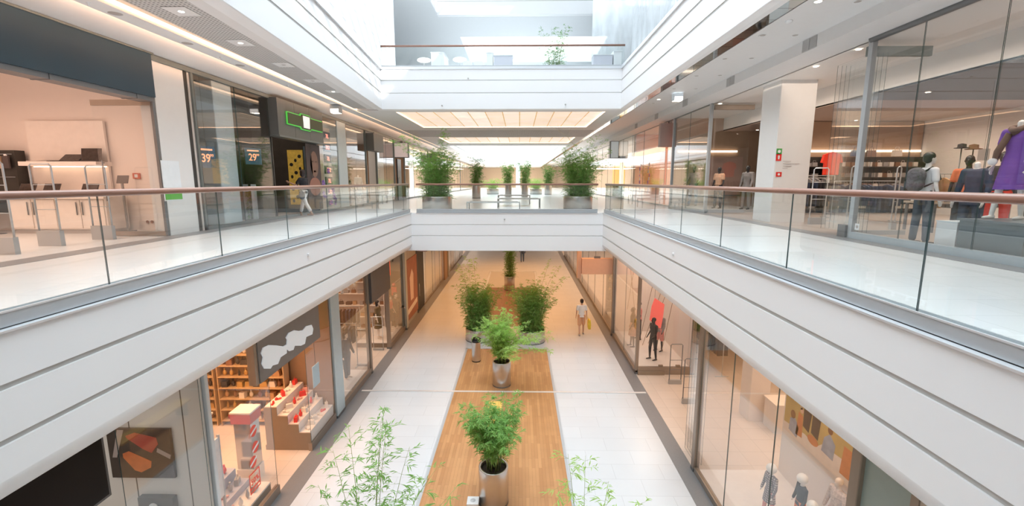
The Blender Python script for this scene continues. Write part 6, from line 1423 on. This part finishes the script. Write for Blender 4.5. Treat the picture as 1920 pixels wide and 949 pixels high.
for k, (px, py) in enumerate(((795, 113), (862, 112))):
    p = at_y(px, py, 20.6); e = empty('oval_lamp', (p.x, 20.6, Z3T), ['left', 'right'][k] + ' glowing oval lamp on a thin stand on the top bridge', 'lamp'); MB().ball((0, 0, p.z - Z3T), (.30, .2, .10), 16).build('shade', mat('oval_glow', (1, .95, .88), emit=1.3, ecol=(1, .93, .86)), e); MB().tube([(0, 0, 0), (0, 0, p.z - Z3T - .1)], .012, 6).build('stand', ALU, e); MB().lathe([(.14, 0), (.14, .02), (.0001, .025)], n=16).build('foot', ALU, e)
# translucent plastic sheeting
m = bpy.data.materials.new('plastic_sheeting'); m.use_nodes = True; nt = m.node_tree; nt.nodes.remove(nt.nodes['Principled BSDF'])
t_ = nt.nodes.new('ShaderNodeBsdfTransparent'); dd = nt.nodes.new('ShaderNodeBsdfDiffuse'); dd.inputs[0].default_value = (.82, .88, .92, 1); tl = nt.nodes.new('ShaderNodeBsdfTranslucent'); tl.inputs[0].default_value = (.85, .9, .93, 1); gl = nt.nodes.new('ShaderNodeBsdfGlossy'); gl.inputs['Roughness'].default_value = .25
a1 = nt.nodes.new('ShaderNodeMixShader'); a2 = nt.nodes.new('ShaderNodeMixShader'); a3 = nt.nodes.new('ShaderNodeMixShader'); a1.inputs[0].default_value = .5; a3.inputs[0].default_value = .08
nz = nt.nodes.new('ShaderNodeTexNoise'); nz.inputs['Scale'].default_value = .9; nz.inputs['Detail'].default_value = 5; tc = nt.nodes.new('ShaderNodeTexCoord'); mpn = nt.nodes.new('ShaderNodeMapping'); mpn.inputs['Scale'].default_value = (1, 3, .5); mr = nt.nodes.new('ShaderNodeMapRange'); mr.inputs[1].default_value = .35; mr.inputs[2].default_value = .65; mr.inputs[3].default_value = .45; mr.inputs[4].default_value = .85
L_ = nt.links.new; L_(tc.outputs['Object'], mpn.inputs[0]); L_(mpn.outputs[0], nz.inputs['Vector']); L_(nz.outputs['Fac'], mr.inputs[0]); L_(dd.outputs[0], a1.inputs[1]); L_(tl.outputs[0], a1.inputs[2]); L_(mr.outputs[0], a2.inputs[0]); L_(t_.outputs[0], a2.inputs[1]); L_(a1.outputs[0], a2.inputs[2]); L_(a2.outputs[0], a3.inputs[1]); L_(gl.outputs[0], a3.inputs[2]); L_(a3.outputs[0], nt.nodes['Material Output'].inputs[0])
SHEET = m
def sheet(p0, p1, z0, z1, amp, label, seed, skew=0.):
    rnd = random.Random(seed); n, k = 70, 16; V = []; Fs = []; ph = [rnd.uniform(0, 6) for _ in range(5)]
    d = Vector((p1[0] - p0[0], p1[1] - p0[1], 0)); nn = Vector((-d.y, d.x, 0)).normalized()
    for j in range(k + 1):
        for i in range(n + 1):
            f, g = i / n, j / k; o = amp * sum(math.sin(f * (9 + 7 * q) + ph[q] + g * (1.5 - q * .6)) / (q + 1) for q in range(5)) * (.4 + .6 * (1 - g))
            V.append((p0[0] + d.x * f + nn.x * o + skew * g * d.x * 0, p0[1] + d.y * f + nn.y * o, z0 + (z1 - z0) * g + .12 * math.sin(f * 11 + ph[0]) * (1 - g)))
    for j in range(k):
        for i in range(n): a = j * (n + 1) + i; Fs.append((a, a + 1, a + n + 2, a + n + 1))
    me = bpy.data.meshes.new('plastic_sheet'); me.from_pydata(V, [], Fs); me.materials.append(SHEET); me.polygons.foreach_set('use_smooth', [True] * len(Fs)); me.update()
    return tag(link('plastic_sheet', me), label, 'plastic sheet')
sheet((4.35, 3.0), (4.35, 18.6), 11.6, 19.8, .16, 'long translucent plastic sheeting hanging above the right top gallery', 1)
sheet((3.2, 21.4), (6.6, 20.4), 11.7, 17.5, .12, 'shorter plastic sheet hanging across the right end of the top bridge', 2)
trim(B(4.2, 4.5, 3, 18.6, 19.8, 20.0), BEAM, 'beam carrying the plastic sheeting')
# small camera domes on the fascias
for k, (px, py, x) in enumerate(((1263, 477, 3.3), (577, 478, -4.3))):
    p = at_x(px, py, x); e = empty('security_camera', p, 'tiny white camera dome on the %s fascia' % ['right', 'left'][k], 'camera'); MB().ball((0, 0, 0), (.035, .035, .035), 10).build('dome', WHITE, e); MB().box(-.03, .03, -.03, .03, .0, .03).build('bracket', WHITE, e)
for k, (px, py) in enumerate(((946, 411), (829, 198), (1060, 196), (878, 147))):
    p = at_y(px, py, 17.93); e = empty('sprinkler', p, 'tiny sprinkler head on the %s' % ['lower bridge fascia', 'top bridge fascia, left one at its bottom edge', 'top bridge fascia, right one at its bottom edge', 'top bridge fascia, between the grooves'][k], 'sprinkler'); MB().lathe([(.03, 0), (.03, .02), (.012, .03), (.012, .07), (.0001, .075)], n=12).build('head', GROOVE, e).rotation_euler = (PI / 2, 0, 0)
area('top_floor_fill', (0, 22, 15.3), 12, 3, 1.6, DAY); area('top_floor_fill', (0, 35.5, 15.3), 14, 3, 2.0, DAY)  # added fills that lift the dark top floor
